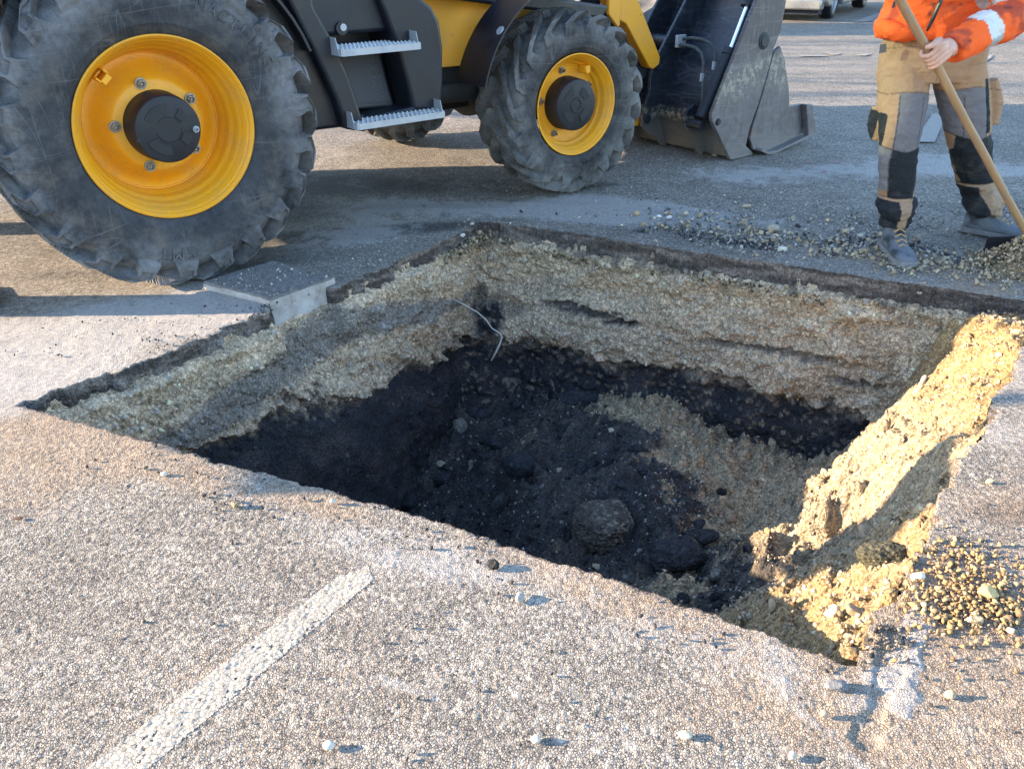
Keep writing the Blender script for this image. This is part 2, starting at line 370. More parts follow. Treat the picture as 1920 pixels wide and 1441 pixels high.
crv=t.n('Mix',data_type='FLOAT'); t.l(t.math('MULTIPLY',gate,t.math('SUBTRACT',1.0,t.math('MULTIPLY',t.math('MAXIMUM',dst,t.math('MULTIPLY',tnd,.35)),.5))),crv.inputs[0]); crv.inputs[2].default_value=1.0; t.l(crev,crv.inputs[3]); CREV=crv.outputs[0]
stc=t.voro(165,'Color',vec=va.outputs[0]); sep2=t.n('SeparateColor'); t.l(stc,sep2.inputs[0]); col=t.mix(.6,col,t.mix(1.0,col,t.map(sep2.outputs[1],0,1,.55,1.35),'MULTIPLY'))
lowf=t.math('MULTIPLY',t.map(t.noise(.9,4),.3,.7,.84,1.14),t.map(t.noise(5,5,.65),.3,.7,.80,1.16)); col=t.mix(1.0,col,lowf,'MULTIPLY')
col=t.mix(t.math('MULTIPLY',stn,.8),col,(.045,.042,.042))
col=t.mix(t.math('MULTIPLY',tnd,.60),col,(.40,.285,.19))
fine=t.map(t.noise(230,4,.7),.3,.7,.75,1.1)
col=t.mix(t.math('MULTIPLY',t.math('MULTIPLY',dst,fine),.72),col,(.46,.435,.41))
sprk=t.map(t.voro(60),.0,.07,1,0); col=t.mix(t.math('MULTIPLY',sprk,.5),col,(.5,.48,.43))
col=t.mix(1.0,col,CREV,'MULTIPLY'); nm=t.bump(t.noise(420,4,.7),.0012,1.0); nm=t.bump(t.map(de,0,.25,0,1),.0026,.9,nm)
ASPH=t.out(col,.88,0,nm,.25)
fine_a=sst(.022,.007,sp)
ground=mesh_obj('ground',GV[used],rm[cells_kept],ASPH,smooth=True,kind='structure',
    attrs=dict(agg=ag[used],hgt=hg[used],dust=dust[used],tand=tand[used],stain_darken=stain_darken[used],fine=fine_a[used]))
# painted markings: a thin sheet that follows the stones, broken where the paint has worn off the hollows
tp=NT('road_paint'); wn=tp.noise(35,5,.7); 
dE=tp.map(tp.voro(105,feature='DISTANCE_TO_EDGE'),.012,.08,.25,1.0); ROADP=tp.out(tp.mix(1.0,tp.mix(tp.map(wn,.42,.66,0,.8),(.46,.41,.335),(.32,.285,.235)),dE,'MULTIPLY'),.8,0,tp.bump(tp.noise(380,4,.7),.001),.3)
def marking(poly,lift=.004,worn=True,name='road_marking'):
    poly=np.array([p[:2] for p in poly]); i0,i1=np.searchsorted(xs,[poly[:,0].min()-.02,poly[:,0].max()+.02]); j0,j1=np.searchsorted(ys,[poly[:,1].min()-.02,poly[:,1].max()+.02])
    sub=np.arange(NX*NY).reshape(NX,NY)[i0:i1+1,j0:j1+1]
    if sub.shape[0]<3 or sub.shape[1]<3: return None
    V=np.stack([G[sub.ravel(),0],G[sub.ravel(),1],gz[sub.ravel()]],1); FF=gridF(sub.shape[0],sub.shape[1])
    dense=np.concatenate([np.linspace(poly[k],poly[(k+1)%len(poly)],40,endpoint=False) for k in range(len(poly))])
    h=hg[sub.ravel()]; dd=dist_poly(V[:,:2],dense)*np.where(inside(V[:,:2],dense),1,-1)+fbm(V[:,:2]*40,3,61)*.006
    pn=fbm(V[:,:2]*9,3,63)
    ok=(dd>0)&((h>.13+.30*np.maximum(pn,-.1)) if worn else True)
    fk=ok[FF].sum(1)>=3; FF=FF[fk]; 
    if len(FF)<2: return None
    u=np.unique(FF); m_=np.full(len(V),-1); m_[u]=np.arange(len(u)); V[:,2]+=.0010 if worn else lift
    return mesh_obj(name,V[u],m_[FF],ROADP,smooth=True,kind='structure')
marking([gnd(100,1480),gnd(630,1080),gnd(690,1056),gnd(700,1085),gnd(222,1480)])
FAR=[[(1712,268),(1748,216),(1775,216),(1752,268)],[(1600,42),(1655,22),(1665,28),(1625,42)],[(1630,40),(1700,10),(1712,16),(1650,46)],[(1545,99),(1565,102),(1578,99),(1570,104),(1558,104)],
     [(1604,104),(1636,101),(1622,106)],[(1842,112),(1860,103),(1858,110),(1846,117)],[(1500,105),(1548,105),(1548,107),(1500,107)]]
pv=[];pf=[]
for pol in FAR:
    n0=len(pv); g_=[gnd(*p) for p in pol]; pv+=[(a[0],a[1],.008) for a in g_]; pf.append(list(range(n0,n0+len(g_))))
tq=NT('faded_paint'); fq=tq.map(tq.noise(60,5,.75),.42,.6); mk=MB(); mk.add(pv,pf); mk.build('road_marking',tq.out(tq.mix(fq,(.30,.275,.245),(.25,.225,.20)),.85,0,tq.bump(tq.voro(100),.003),.2),kind='structure')
tr=NT('red_spray'); REDP=tr.out(tr.mix(tr.map(tr.noise(90,4),.4,.6),(.42,.09,.11),(.25,.2,.19)),.85)
pv=[];pf=[]
for (x,y,w_,h_) in [(1516,305,9,3),(1530,308,5,2),(1545,322,10,3),(1570,305,14,2),(1585,309,6,2)]:
    n0=len(pv); 
    for k in range(10):
        a=k*math.pi/5; r_=.6+.4*random.random(); g_=gnd(x+w_*.7*math.cos(a)*r_,y+h_*.7*math.sin(a)*r_); pv.append((g_[0],g_[1],.0075))
    pf.append(list(range(n0,n0+10)))
MB().add(pv,pf).build('spray_mark',REDP,kind='structure')

# ================================================================ PIT WALLS
cut=.085+.03*sst(4.5,6,TI)*(TI<12)            # thickness of the asphalt layer
NV=190; Z0=-.006; ZB=-1.40
u=len(EDGE); tt=np.linspace(0,1,NV)
SPp=np.stack([SEG,0*SEG],1)
Vw=np.zeros((u,NV,3)); 
for j,s in enumerate(tt):
    z=-.04+(ZB+.04)*s; k=sst(.0,1,s); f=(min(1,(-z)/1.2))
    xy=TD*(1-f)+BD*f; Vw[:,j,:2]=xy+OUTN*(.012+.07*SLW*float(sst(-.30,-.12,z)))[:,None]; Vw[:,j,2]=z
Pw=Vw.reshape(-1,3); S=np.repeat(SEG,NV); TIw=np.repeat(TI,NV); zz=Pw[:,2]; ON=np.repeat(OUTN,NV,0)
Q=np.stack([Pw[:,0],Pw[:,1],zz],1)
near_side=(TIw>12.6)
big=fbm(Q*np.array([2.6,2.6,3.6]),4,101); med=fbm(Q*11,4,102); f1,f2,cr3=voro(Q/.030,103,3); g1,g2,gr3=voro(Q/.013,107,3)
peb=(np.clip(1-f1*1.3,0,1))*(cr3>.45)*cr3; peb2=np.clip(1-g1*1.25,0,1)*gr3
# dark soil boundary depth along the wall
bz=np.interp(TIw,[0,.5,1,2,3,4,5,6,7,7.6,8,9,10,11,13,14,15],[-.42,-.42,-.42,-.44,-.50,-.56,-.62,-.66,-.62,-.64,-.80,-1.0,-1.2,-1.2,-.5,-.45,-.42])
bnz=fbm(Q*np.array([4,4,6]),4,111)*.11+fbm(Q*24,4,112)*.07
dark=sst(.05,-.06,zz-bz-bnz)
ss=zz  # slanting grey band on the left wall, dark lens on the back wall
lz=np.interp(TIw,[0,1,2,3,4,4.6],[-.34,-.33,-.24,-.19,-.30,-.36]); lw=np.interp(TIw,[0,.6,1.2,2,3,4,4.8,5.2],[0,.03,.07,.11,.11,.05,.03,0])
band=(sst(1.2,.6,np.abs(zz-lz-bnz*.5)/np.maximum(lw,.004)))*(TIw<5.3)*(lw>0)*.92
lens=0
for (ti,z0,wi,hi,a) in [(5.35,-.52,.30,.13,1.0),(5.75,-.46,.25,.05,.55),(6.35,-.40,.28,.028,.9),(6.6,-.43,.12,.02,1),(7.35,-.44,.35,.022,.75),(7.7,-.50,.12,.02,.7),(5.15,-.44,.16,.12,.8)]:
    lens=np.maximum(lens,a*sst(1.25,.6,np.sqrt(((TIw-ti)/wi)**2+((zz-z0-.03*(TIw-ti)-bnz*.35)/hi)**2)))
darkness=np.clip(np.maximum(dark,np.maximum(band*.8,lens)),0,1)
smoothface=sst(-.02,-.10,zz-bz-bnz)*(TIw<3.6)    # bucket-smoothed clay below
amp_=np.where(near_side,.3,1.0)
disp=big*.075*sst(0,.25,-zz)+med*.030+np.abs(fbm(Q*np.array([7,7,11]),3,109))*.05*(1-smoothface)+ (peb*.020+peb2*.008)*(1-smoothface*.6)
disp=disp*(1-.45*smoothface)
disp+= -.05*sst(.03,-.02,zz-bz-bnz)*sst(-.25,-.05,zz-bz)*(1-smoothface)      # undercut at the soil line
disp+= -.03*lens
disp*=amp_
edge_in=sst(.0,.03,-zz-np.repeat(cut,NV)*.75)  # wall starts below the asphalt, a little proud
Pn=Pw.copy(); Pn[:,:2]-=ON*(disp+.018*edge_in)[:,None]; Pn[:,2]+=med*.006
Pn[:,:2]+=ON*.03*(1-edge_in)[:,None]
tanc=np.array([.62,.455,.30]); tan2=np.array([.50,.37,.245]); ora=np.array([.44,.28,.15]); grey=np.array([.15,.14,.13]); blk=np.array([.030,.030,.034]); blk2=np.array([.062,.054,.053])
mx=lambda a,b,f:a*(1-f[:,None])+b*f[:,None]
c=mx(np.tile(tanc,(len(Q),1)),tan2,sst(-.3,.4,fbm(Q*6,3,120)))
c=mx(c,ora,.55*sst(.12,.4,fbm(Q*np.array([5,5,12]),4,121)))
c=mx(c,np.array([.46,.42,.35]),(cr3>.86)*.6*(f1<.4)); c=c*(.72+.5*gr3[:,None])
sandside=sst(8.2,8.8,TIw)*sst(13.2,12.5,TIw); c=mx(c,np.array([.34,.205,.075]),sandside*.9)
dc=mx(np.tile(blk,(len(Q),1)),blk2,sst(-.2,.4,fbm(Q*9,3,123))); dc=mx(dc,grey,((cr3>.93)&(f1<.35))*.6)
bc=mx(np.tile(np.array([.15,.14,.13]),(len(Q),1)),np.array([.30,.30,.31]),sst(.15,.45,fbm(Q*10,4,124))*np.interp(TIw,[1.8,2.2,3.2,3.8],[0,.75,.75,0]))
dcol=mx(bc,dc,np.maximum(dark,lens))
sprinkle=sst(.25,.45,fbm(Q*40,3,125)+.1)*.35*(1-smoothface)*(TIw>5)*(TIw<9)
c=mx(c,dcol,np.clip(darkness,0,1)*(1-sprinkle))
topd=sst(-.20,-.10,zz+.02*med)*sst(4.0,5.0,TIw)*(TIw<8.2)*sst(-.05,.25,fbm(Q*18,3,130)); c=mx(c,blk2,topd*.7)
PITM=vcol('pit_earth',.92,300,.003,.30,vs=80,vd=.007)
FW=gridF(u,NV,True)
wn_=len(Pn); wi=rng.integers(0,wn_,30000); wi=wi[(Pn[wi,2]<-.12)&(Pn[wi,2]>-1.25)&(TIw[wi]<13)]
wi=wi[(darkness[wi]<.5)|(rng.random(len(wi))<.4)]; wi=wi[(smoothface[wi]<.5)|(rng.random(len(wi))<.25)]
WALLST=(Pn[wi]-ON[wi]*.002 if False else np.concatenate([Pn[wi,:2]-ON[wi]*.001,Pn[wi,2:]],1),c[wi])
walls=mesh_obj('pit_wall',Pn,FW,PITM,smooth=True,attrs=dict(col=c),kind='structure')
# asphalt layer seen in the cut
NC=16; Pc=np.zeros((u,NC,3))
cn=fbm(np.stack([SEG*8,0*SEG],1),3,140)*.02
for j in range(NC):
    s=j/(NC-1); Pc[:,j,:2]=EDGE+OUTN*.002
    Pc[:,j,2]=-.005-(cut+cn*1.2)*s
Pc2=Pc.reshape(-1,3); ONc=np.repeat(OUTN,NC,0); nC=fbm(Pc2*np.array([30,30,30]),4,141); nC2=fbm(Pc2*120,3,142); sC=np.tile(np.linspace(0,1,NC),u)
TIc=np.repeat(TI,NC)
Pc2[:,:2]-=ONc*((nC*.010+nC2*.004)*sst(0,.2,sC)*np.where(TIc<4.5,1.3,.7))[:,None]
v1,v2,vr=voro(Pc2/.012,143,3)
cc=mx(np.tile(np.array([.085,.068,.060]),(len(Pc2),1)),np.array([.22,.18,.155]),sst(-.2,.3,fbm(Pc2*np.array([6,6,25]),3,144)))
cc=mx(cc,np.array([.22,.2,.18]),(vr>.9)*.4*(v1<.45))
cc=mx(cc,np.array([.26,.25,.26]),sst(.10,.35,fbm(Pc2*7,3,145))*np.interp(TIc,[0,.1,.45,.6,1.1,1.6,2,14,15],[.8,.8,.8,.1,.1,.6,.1,.1,.8]))
mesh_obj('asphalt_edge',Pc2,gridF(u,NC,True),PITM,smooth=True,attrs=dict(col=cc),kind='structure')

# ================================================================ PIT FLOOR
CT=[ # pixel x, y, height, tan amount
(1000,705,-.92,.12),(1150,715,-.93,.05),(1300,765,-.92,.05),(1420,810,-.96,.1),(1550,850,-.96,.15),(1635,845,-.92,.1),(900,690,-.90,.35),
(1250,765,-.82,1),(1220,790,-.82,.6),(1350,850,-.90,1),(1300,860,-.87,1),(1450,900,-.92,1),(1520,895,-.88,1),(1565,868,-.86,1),(1380,930,-.92,1),(1410,1010,-.90,1),
(1640,885,-.46,1),(1590,905,-.50,1),(1530,937,-.57,1),(1450,978,-.64,1),
(1705,745,-.36,1),(1668,815,-.42,1),(1740,700,-.30,1),(1780,600,-.12,1),(1815,615,-.08,1),
(1860,640,-.05,.9),(1885,705,-.05,1),(1820,830,-.04,1),(1770,950,-.04,1),(1700,1075,-.04,1),(1650,1180,-.05,1),(1590,1238,-.06,1),
(1800,720,-.2,1),(1750,860,-.22,1),(1700,960,-.34,1),(1600,1000,-.66,1),(1630,1090,-.28,1),(1500,1050,-.78,1),(1450,1040,-.80,.9),(1560,1030,-.76,1),(1560,975,-.74,1),(1500,1000,-.78,1),(1540,1140,-.27,1),(1480,1100,-.38,1),(1440,1150,-.34,1),(1400,1160,-.42,.9),(1510,1205,-.18,1),(1450,1085,-.70,.6),
(1390,1130,-.78,.4),(1300,1080,-.92,.42),(1350,985,-.92,.75),(1200,1100,-.88,.36),(1260,960,-.76,.2),
(1130,960,-.84,.05),(1190,880,-.76,.1),(1050,850,-.92,.02),(1000,780,-.98,.02),(900,760,-1.02,.42),(830,740,-1.02,.50),(760,850,-1.17,.05),(850,930,-1.17,.02),(950,980,-1.08,.02),(1050,1030,-.97,.05),(700,930,-1.22,0),(900,1000,-1.18,0),
(850,820,-1.10,.12),(500,900,-1.2,0),(350,840,-1.15,0)]
cp=[];cz=[];ctv=[]
for (x,y,z,tv) in CT: p=gnd(x,y,z); cp.append(p[:2]); cz.append(z); ctv.append(tv)
for (x,y,z,tv) in [(-1.3,2.6,-1.15,0),(-.7,2.3,-1.2,0),(-.2,2.05,-1.15,0),(.3,1.75,-.92,.1),(.62,1.5,-.28,1),(-1.0,3.0,-1.2,0),(-.4,4.3,-1.0,.2),(2.3,3.4,-.3,1),(2.0,2.6,.0,1)]:
    cp.append(np.array([x,y])); cz.append(z); ctv.append(tv)
cp=np.array(cp); cz=np.array(cz); ctv=np.array(ctv)
def rbf(P,cp,val,lam):
    K=np.linalg.norm(cp[:,None]-cp[None],axis=2); A=np.zeros((len(cp)+3,)*2); n=len(cp)
    A[:n,:n]=K+lam*np.eye(n)*-1; A[:n,n]=1; A[:n,n+1:]=cp; A[n,:n]=1; A[n+1:,:n]=cp.T
    wt=np.linalg.solve(A,np.concatenate([val,np.zeros(3)]))
    o=np.zeros(len(P))
    for i in range(0,len(P),20000):
        q=P[i:i+20000]; o[i:i+20000]=np.linalg.norm(q[:,None]-cp[None],axis=2)@wt[:n]+wt[n]+q@wt[n+1:]
    return o
def floor_z(P,detail=True):
    z=rbf(P,cp,cz,.012)
    e=dist_poly(P,TD[::6]); P3=P
    z=np.minimum(z,-.035)
    n=fbm(P*3.2,4,201)*.060+fbm(P*12,4,202)*.036
    att=sst(.0,.25,-z)
    z=z+n*np.clip(att+.15,0,1)
    return z
FXs=np.arange(-1.7,2.32,.0085); FYs=np.arange(1.28,4.6,.0085)
fx,fy=np.meshgrid(FXs,FYs,indexing='ij'); FP=np.stack([fx.ravel(),fy.ravel()],1)
FZ=floor_z(FP)
a1,a2,ar=voro((FP+fbm(FP*30,2,5)[:,None]*.008)/.055,211); b1,b2,br=voro((FP+fbm(FP*60,2,6)[:,None]*.004)/.022,212); c1,c2,c3=voro(FP/.012,213)
tanv=np.clip(rbf(FP,cp,ctv,.002)+fbm(FP*6,4,214)*.55+fbm(FP*32,3,215)*.22,0,1); tanv=sst(.30,.75,tanv)
clod=np.clip(1-a1*1.2,0,1)**.7*(ar>.5)*ar
sandy=sst(1.25,1.6,FP[:,0]-(.25*(FP[:,1]-2)))*tanv
FZ=FZ+clod*.055*(1-.35*sandy)+np.clip(1-b1*1.2,0,1)*br*.016+np.clip(1-c1*1.2,0,1)*c3*.007
FC=mx(np.tile(np.array([.052,.048,.047]),(len(FP),1)),np.array([.10,.085,.075]),sst(-.3,.3,fbm(FP*5,3,216)))

FT=mx(np.tile(np.array([.45,.34,.21]),(len(FP),1)),np.array([.46,.385,.27]),(br>.6)*(b1<.45)*.6); FT=FT*(.70+.45*c3[:,None])
FT=mx(FT,np.array([.36,.215,.080]),np.clip(sandy*.8+sst(.9,.3,dist_poly(FP,TOP[[13,12]]))*.6,0,1)); FT=mx(FT,np.array([.25,.155,.075]),sandy*sst(.0,.35,fbm(FP*10,4,230))*.7)
FT=mx(FT,np.array([.08,.075,.07]),((br>.93)&(b1<.45))*.6)
FC=mx(FC,FT,tanv)
fin=inside_rows(FXs,FYs,TD-OUTN*-.012)
cell=fin[:-1,:-1]&fin[1:,:-1]&fin[1:,1:]&fin[:-1,1:]
FF=gridF(len(FXs),len(FYs))[cell.ravel()]; uu=np.unique(FF); rmf=np.full(len(FP),-1); rmf[uu]=np.arange(len(uu))
mesh_obj('pit_floor',np.concatenate([FP,FZ[:,None]],1)[uu],rmf[FF],PITM,smooth=True,attrs=dict(col=FC[uu]),kind='structure')
FZg=FZ.reshape(len(FXs),len(FYs)); TANg=tanv.reshape(FZg.shape)
def fsample(P,A):
    i=np.clip(((P[:,0]-FXs[0])/.0085).astype(int),0,len(FXs)-1); j=np.clip(((P[:,1]-FYs[0])/.0085).astype(int),0,len(FYs)-1); return A[i,j]
# ================================================================ STONES
def ico(n):
    bm=bmesh.new(); bmesh.ops.create_icosphere(bm,subdivisions=n,radius=1); V=np.array([v.co[:] for v in bm.verts]); F=np.array([[v.index for v in f.verts] for f in bm.faces]); bm.free(); return V,F
def rock_shape(sub,seed,ang=1.0):
    V,F=ico(sub); r=np.random.default_rng(seed)
    V=V*(1+.28*fbm(V*1.3+seed*3.1,3,seed)[:,None]); 
    for _ in range(9):                                # chop facets
        d=r.normal(size=3); d/=np.linalg.norm(d); h=r.uniform(.38,.72); p=V@d; V=V-np.outer(np.clip(p-h,0,None)*ang,d)
    V=V*(1+.20*(r.random(len(V))-.5)[:,None]*(2 if sub==1 else .4)); V=V*np.array([1,r.uniform(.55,.95),r.uniform(.35,.75)]); return V/np.abs(V).max(),F
SH1=[rock_shape(1,i) for i in range(14)]; SH2=[rock_shape(2,50+i) for i in range(14)]
def stones(P,size,colr,shapes,embed=.35):
    Vs=[];Fs=[];Cs=[];n0=0
    k=rng.integers(0,len(shapes),len(P))
    for s,(V,F) in enumerate(shapes):
        id_=np.where(k==s)[0]
        if not len(id_): continue
        m=len(id_); q=rng.normal(size=(m,4)); q/=np.linalg.norm(q,axis=1)[:,None]; a,b,c_,d=q.T
        Rm=np.stack([1-2*(c_*c_+d*d),2*(b*c_-a*d),2*(b*d+a*c_),2*(b*c_+a*d),1-2*(b*b+d*d),2*(c_*d-a*b),2*(b*d-a*c_),2*(c_*d+a*b),1-2*(b*b+c_*c_)],-1).reshape(m,3,3)
        W=np.einsum('mij,vj->mvi',Rm,V)*size[id_][:,None,None]; W[:,:,2]+=size[id_][:,None]*(1-2*embed)*.6
        W+=P[id_][:,None,:]; Vs.append(W.reshape(-1,3)); Fs.append((F[None]+(np.arange(m)*len(V))[:,None,None]+n0).reshape(-1,3)); n0+=m*len(V)
        Cs.append(np.repeat(colr[id_],len(V),0))
    return np.concatenate(Vs),np.concatenate(Fs),np.concatenate(Cs)
STM=vcol('stone',.85,260,.0016,.28)
def palette(n,kind):
    r=rng.random((n,1)); v=rng.normal(1,.16,(n,1))
    if kind=='tan': c=np.where(r<.6,[.38,.285,.175],np.where(r<.82,[.45,.37,.26],[.26,.20,.13]))
    if kind=='sand': c=np.where(r<.6,[.36,.225,.10],np.where(r<.85,[.43,.30,.165],[.22,.14,.08]))
    if kind=='grey': c=np.where(r<.45,[.30,.275,.24],np.where(r<.72,[.42,.39,.34],[.13,.12,.11]))
    if kind=='dark': c=np.where(r<.8,[.042,.043,.048],np.where(r<.93,[.08,.075,.07],[.22,.20,.17]))
    return np.clip(c*np.clip(v,.6,1.5),.01,.8)
wV,wF,wC=stones(WALLST[0],.0025+.0135*rng.random(len(WALLST[0]))**4,np.clip(WALLST[1]*rng.normal(1.08,.22,(len(WALLST[0]),1)),.02,.7),SH1,.5)
mesh_obj('wall_stones',wV,wF,STM,attrs=dict(col=wC),label='small stones bedded in the tan earth walls of the pit',cat='stones',kind='stuff')
def scatter_floor(name,n,smin,smax,kind,tanlo,tanhi,shapes,label,cat,pw=2.2,mat=None):
    P=np.stack([rng.uniform(-1.6,2.2,n*4),rng.uniform(1.3,4.5,n*4)],1)
    if name=='pale_chips': P=P[rng.random(len(P))<(sst(-.25,.25,fbm(P*4,3,260))*.6+.5*sst(-.6,.6,P[:,0])*sst(3.9,2.6,P[:,1])+.04)]
    P=P[inside(P,TD[::8]-OUTN[::8]*.03)]; tv=fsample(P,TANg); P=P[(tv>=tanlo)&(tv<=tanhi)]; P=P[:n]
    s=smin+(smax-smin)*rng.random(len(P))**pw; z=fsample(P,FZg)
    V,F,C_=stones(np.concatenate([P,z[:,None]],1),s,palette(len(P),kind),shapes)
    return mesh_obj(name,V,F,mat or STM,attrs=dict(col=C_),label=label,cat=cat,kind='stuff')
scatter_floor('tan_rubble',16000,.0025,.013,'tan',.18,1,SH1,'loose tan limestone rubble heaped in the right half of the pit','rubble')
scatter_floor('soil_crumbs',9000,.003,.016,'dark',0,.45,SH1,'black soil crumbs and small clods on the dark pit floor','soil')
scatter_floor('pale_chips',5200,.0022,.0095,'grey',0,.6,SH1,'pale stone chips sprinkled over the dark soil in the pit','stone chips')
def edge_s(P): return dist_poly(P,TD[::6])
SH3=[]
for i_ in range(8):
    v_,f_=rock_shape(3,90+i_,.5); v_=v_*(1+.24*fbm(v_*3.5,4,i_)+.16*fbm(v_*9,4,i_+9))[:,None]; SH3.append((v_,f_))
scatter_floor('soil_lumps',110,.020,.062,'dark',0,.35,SH3,'fist sized black lumps of soil on the pit floor','soil',1.6,PITM)
scatter_floor('soil_clods',520,.008,.034,'dark',0,.4,SH2,'knobbly black clods strewn over the dark side of the pit floor','soil',3.0,PITM)
scatter_floor('tan_clods',260,.012,.036,'tan',.6,1,SH2,'larger tan lumps lying in the rubble and on the sandy slope','rubble',3.0)
# crumbs lying on the ledge under the asphalt and heaped in the far corner
li=np.concatenate([rng.integers(0,len(TD),9000)]); li=li[(TI[li]>4.2)&(TI[li]<8.6)]; crn=np.exp(-((TI[li]-5.0)/.75)**2)+.35; li=li[rng.random(len(li))<crn]
LPn=TD[li]-OUTN[li]*(.004+.045*rng.random((len(li),1))); lz=-cut[li]-.035+.05*rng.random(len(li))+.075*np.exp(-((TI[li]-5.1)/.45)**2)*rng.random(len(li))
lV,lF,lC=stones(np.concatenate([LPn,lz[:,None]],1),.003+.013*rng.random(len(li))**2.5,palette(len(li),'tan')*np.where(rng.random((len(li),1))<.3,.25,.9),SH1,.4)
mesh_obj('ledge_crumbs',lV,lF,STM,attrs=dict(col=lC),label='crumbs of earth and stone lying on the ledge under the back asphalt edge',cat='rubble',kind='stuff')
def scatter_ground(name,spec,label,cat,shapes=SH1):
    PP=[];SS=[];CC=[]
    for (px,rx,ry,rot,n,smin,smax,kind,hh) in spec:
        n=int(n*1.6); c0=gnd(*px)[:2]; q=rng.normal(size=(n,2))*.62; a=R_(rot); P=c0+np.stack([q[:,0]*rx*math.cos(a)-q[:,1]*ry*math.sin(a),q[:,0]*rx*math.sin(a)+q[:,1]*ry*math.cos(a)],1)
        P=P[(~inside(P,TD[::6]))&(P[:,1]<8)]; P=P[rng.random(len(P))<(.12+1.1*sst(-.25,.35,fbm(P*5,3,640)))]; P=P[edge_s(P)>.004]
        qn=(P-c0); 
        z=np.zeros(len(P))
        if hh: z=hh*np.exp(-((qn[:,0]/rx)**2+(qn[:,1]/ry)**2)*1.6)*rng.uniform(.2,1,len(P))
        s=(smin+(smax-smin)*rng.random(len(P))**3.2)*.95; PP.append(np.concatenate([P,z[:,None]],1)); SS.append(s); CC.append(palette(len(P),kind))
    V,F,C_=stones(np.concatenate(PP),np.concatenate(SS),np.concatenate(CC),shapes,.25)
    return mesh_obj(name,V,F,STM,attrs=dict(col=C_),label=label,cat=cat,kind='stuff')
scatter_ground('loose_gravel',[((1330,430),.5,.16,-25,260,.003,.013,'grey',0),((1450,440),.55,.24,-25,520,.002,.024,'tan',0),((1450,430),.7,.3,-25,600,.003,.014,'grey',0),((1600,470),.7,.26,-25,1500,.002,.018,'grey',0),((1600,420),.5,.4,-10,700,.003,.012,'grey',0),
   ((1350,450),.5,.06,-25,260,.003,.018,'dark',0),((1620,455),.5,.12,-25,160,.004,.020,'dark',0),((1700,490),.45,.10,-25,900,.003,.020,'tan',0),((1800,520),.28,.10,-30,900,.003,.014,'tan',.02),((1700,430),.7,.4,0,900,.002,.012,'grey',0),((1250,400),.5,.2,-20,250,.002,.010,'grey',0),((1880,400),.3,.3,0,300,.003,.014,'grey',0),
   ((1500,330),1.2,.9,0,500,.002,.008,'grey',0),((1060,360),.8,.25,0,250,.002,.008,'grey',0),((700,470),.5,.25,20,260,.002,.008,'grey',0),((690,500),.2,.05,55,60,.003,.010,'grey',0),((900,420),.12,.05,0,120,.003,.014,'grey',0),((480,520),.35,.12,0,160,.002,.007,'grey',0)],
   'loose pale gravel strewn over the asphalt behind the pit','gravel')
scatter_ground('sandy_gravel',[((1770,1110),.17,.13,20,1900,.0012,.011,'sand',.012),((1760,1030),.07,.09,20,260,.003,.012,'sand',0),((1800,1150),.14,.05,0,120,.003,.016,'sand',0),((1870,660),.05,.12,-50,150,.003,.012,'sand',0),((1900,620),.10,.08,-50,220,.003,.013,'dark',0)],
   'yellow sandy gravel spilled over the right edge of the pit','gravel')
scatter_ground('dark_crumbs',[((300,880),.5,.12,-28,110,.002,.009,'dark',0),((900,1060),.5,.10,-28,130,.002,.009,'dark',0),((1350,1180),.5,.08,-28,100,.002,.008,'dark',0),((800,1200),.9,.4,-10,120,.002,.007,'dark',0),((1700,1300),.4,.3,0,60,.002,.007,'dark',0),((1850,1000),.25,.4,0,50,.002,.008,'dark',0),
   ((430,600),.35,.14,40,420,.0015,.009,'dark',0),((220,640),.5,.18,35,200,.002,.008,'dark',0),((480,560),.2,.08,40,100,.003,.011,'dark',0),((1620,1280),.12,.05,-20,60,.002,.009,'dark',0),((1660,1190),.05,.05,0,90,.003,.010,'dark',0),((900,1100),1.0,.5,-10,90,.0015,.005,'tan',0)],
   'small dark soil crumbs scattered on the near asphalt and along the rim','soil')
# heap of spoil being raked, at the right edge of the frame
hp=gnd(1925,500)[:2]+np.array([.06,.02]); n_=2600; q_=rng.normal(size=(n_,2))*np.array([.13,.11]); hz=.17*np.exp(-((q_[:,0]/.17)**2+(q_[:,1]/.14)**2))
HV=[];hm=70
hx,hy=np.meshgrid(np.linspace(-.42,.42,hm),np.linspace(-.36,.36,hm),indexing='ij'); HP=np.stack([hx.ravel(),hy.ravel()],1)
hh_=.17*np.exp(-((HP[:,0]/.17)**2+(HP[:,1]/.14)**2))+fbm(HP*22,4,300)*.022*np.exp(-((HP[:,0]/.3)**2+(HP[:,1]/.26)**2))-.012
hc=np.clip(np.array([.26,.19,.115])*(1+.5*fbm(HP*20,3,301))[:,None],.02,1); hc=mx(hc,np.array([.05,.045,.04]),sst(.1,.35,fbm(HP*9,3,302))*.8)
heap=mesh_obj('spoil_heap',np.concatenate([HP+hp,hh_[:,None]],1),gridF(hm,hm),PITM,smooth=True,attrs=dict(col=hc))
tag(heap,'low heap of brown spoil and stones at the foot of the long wooden handle','heap')
V_,F_,C_=stones(np.concatenate([q_+hp,hz[:,None]],1),.003+.011*rng.random(n_)**2.4,palette(n_,'tan')*np.where(rng.random((n_,1))<.25,.3,1),SH1)
mesh_obj('heap_stones',V_,F_,STM,attrs=dict(col=C_),parent=heap,kind='stuff')
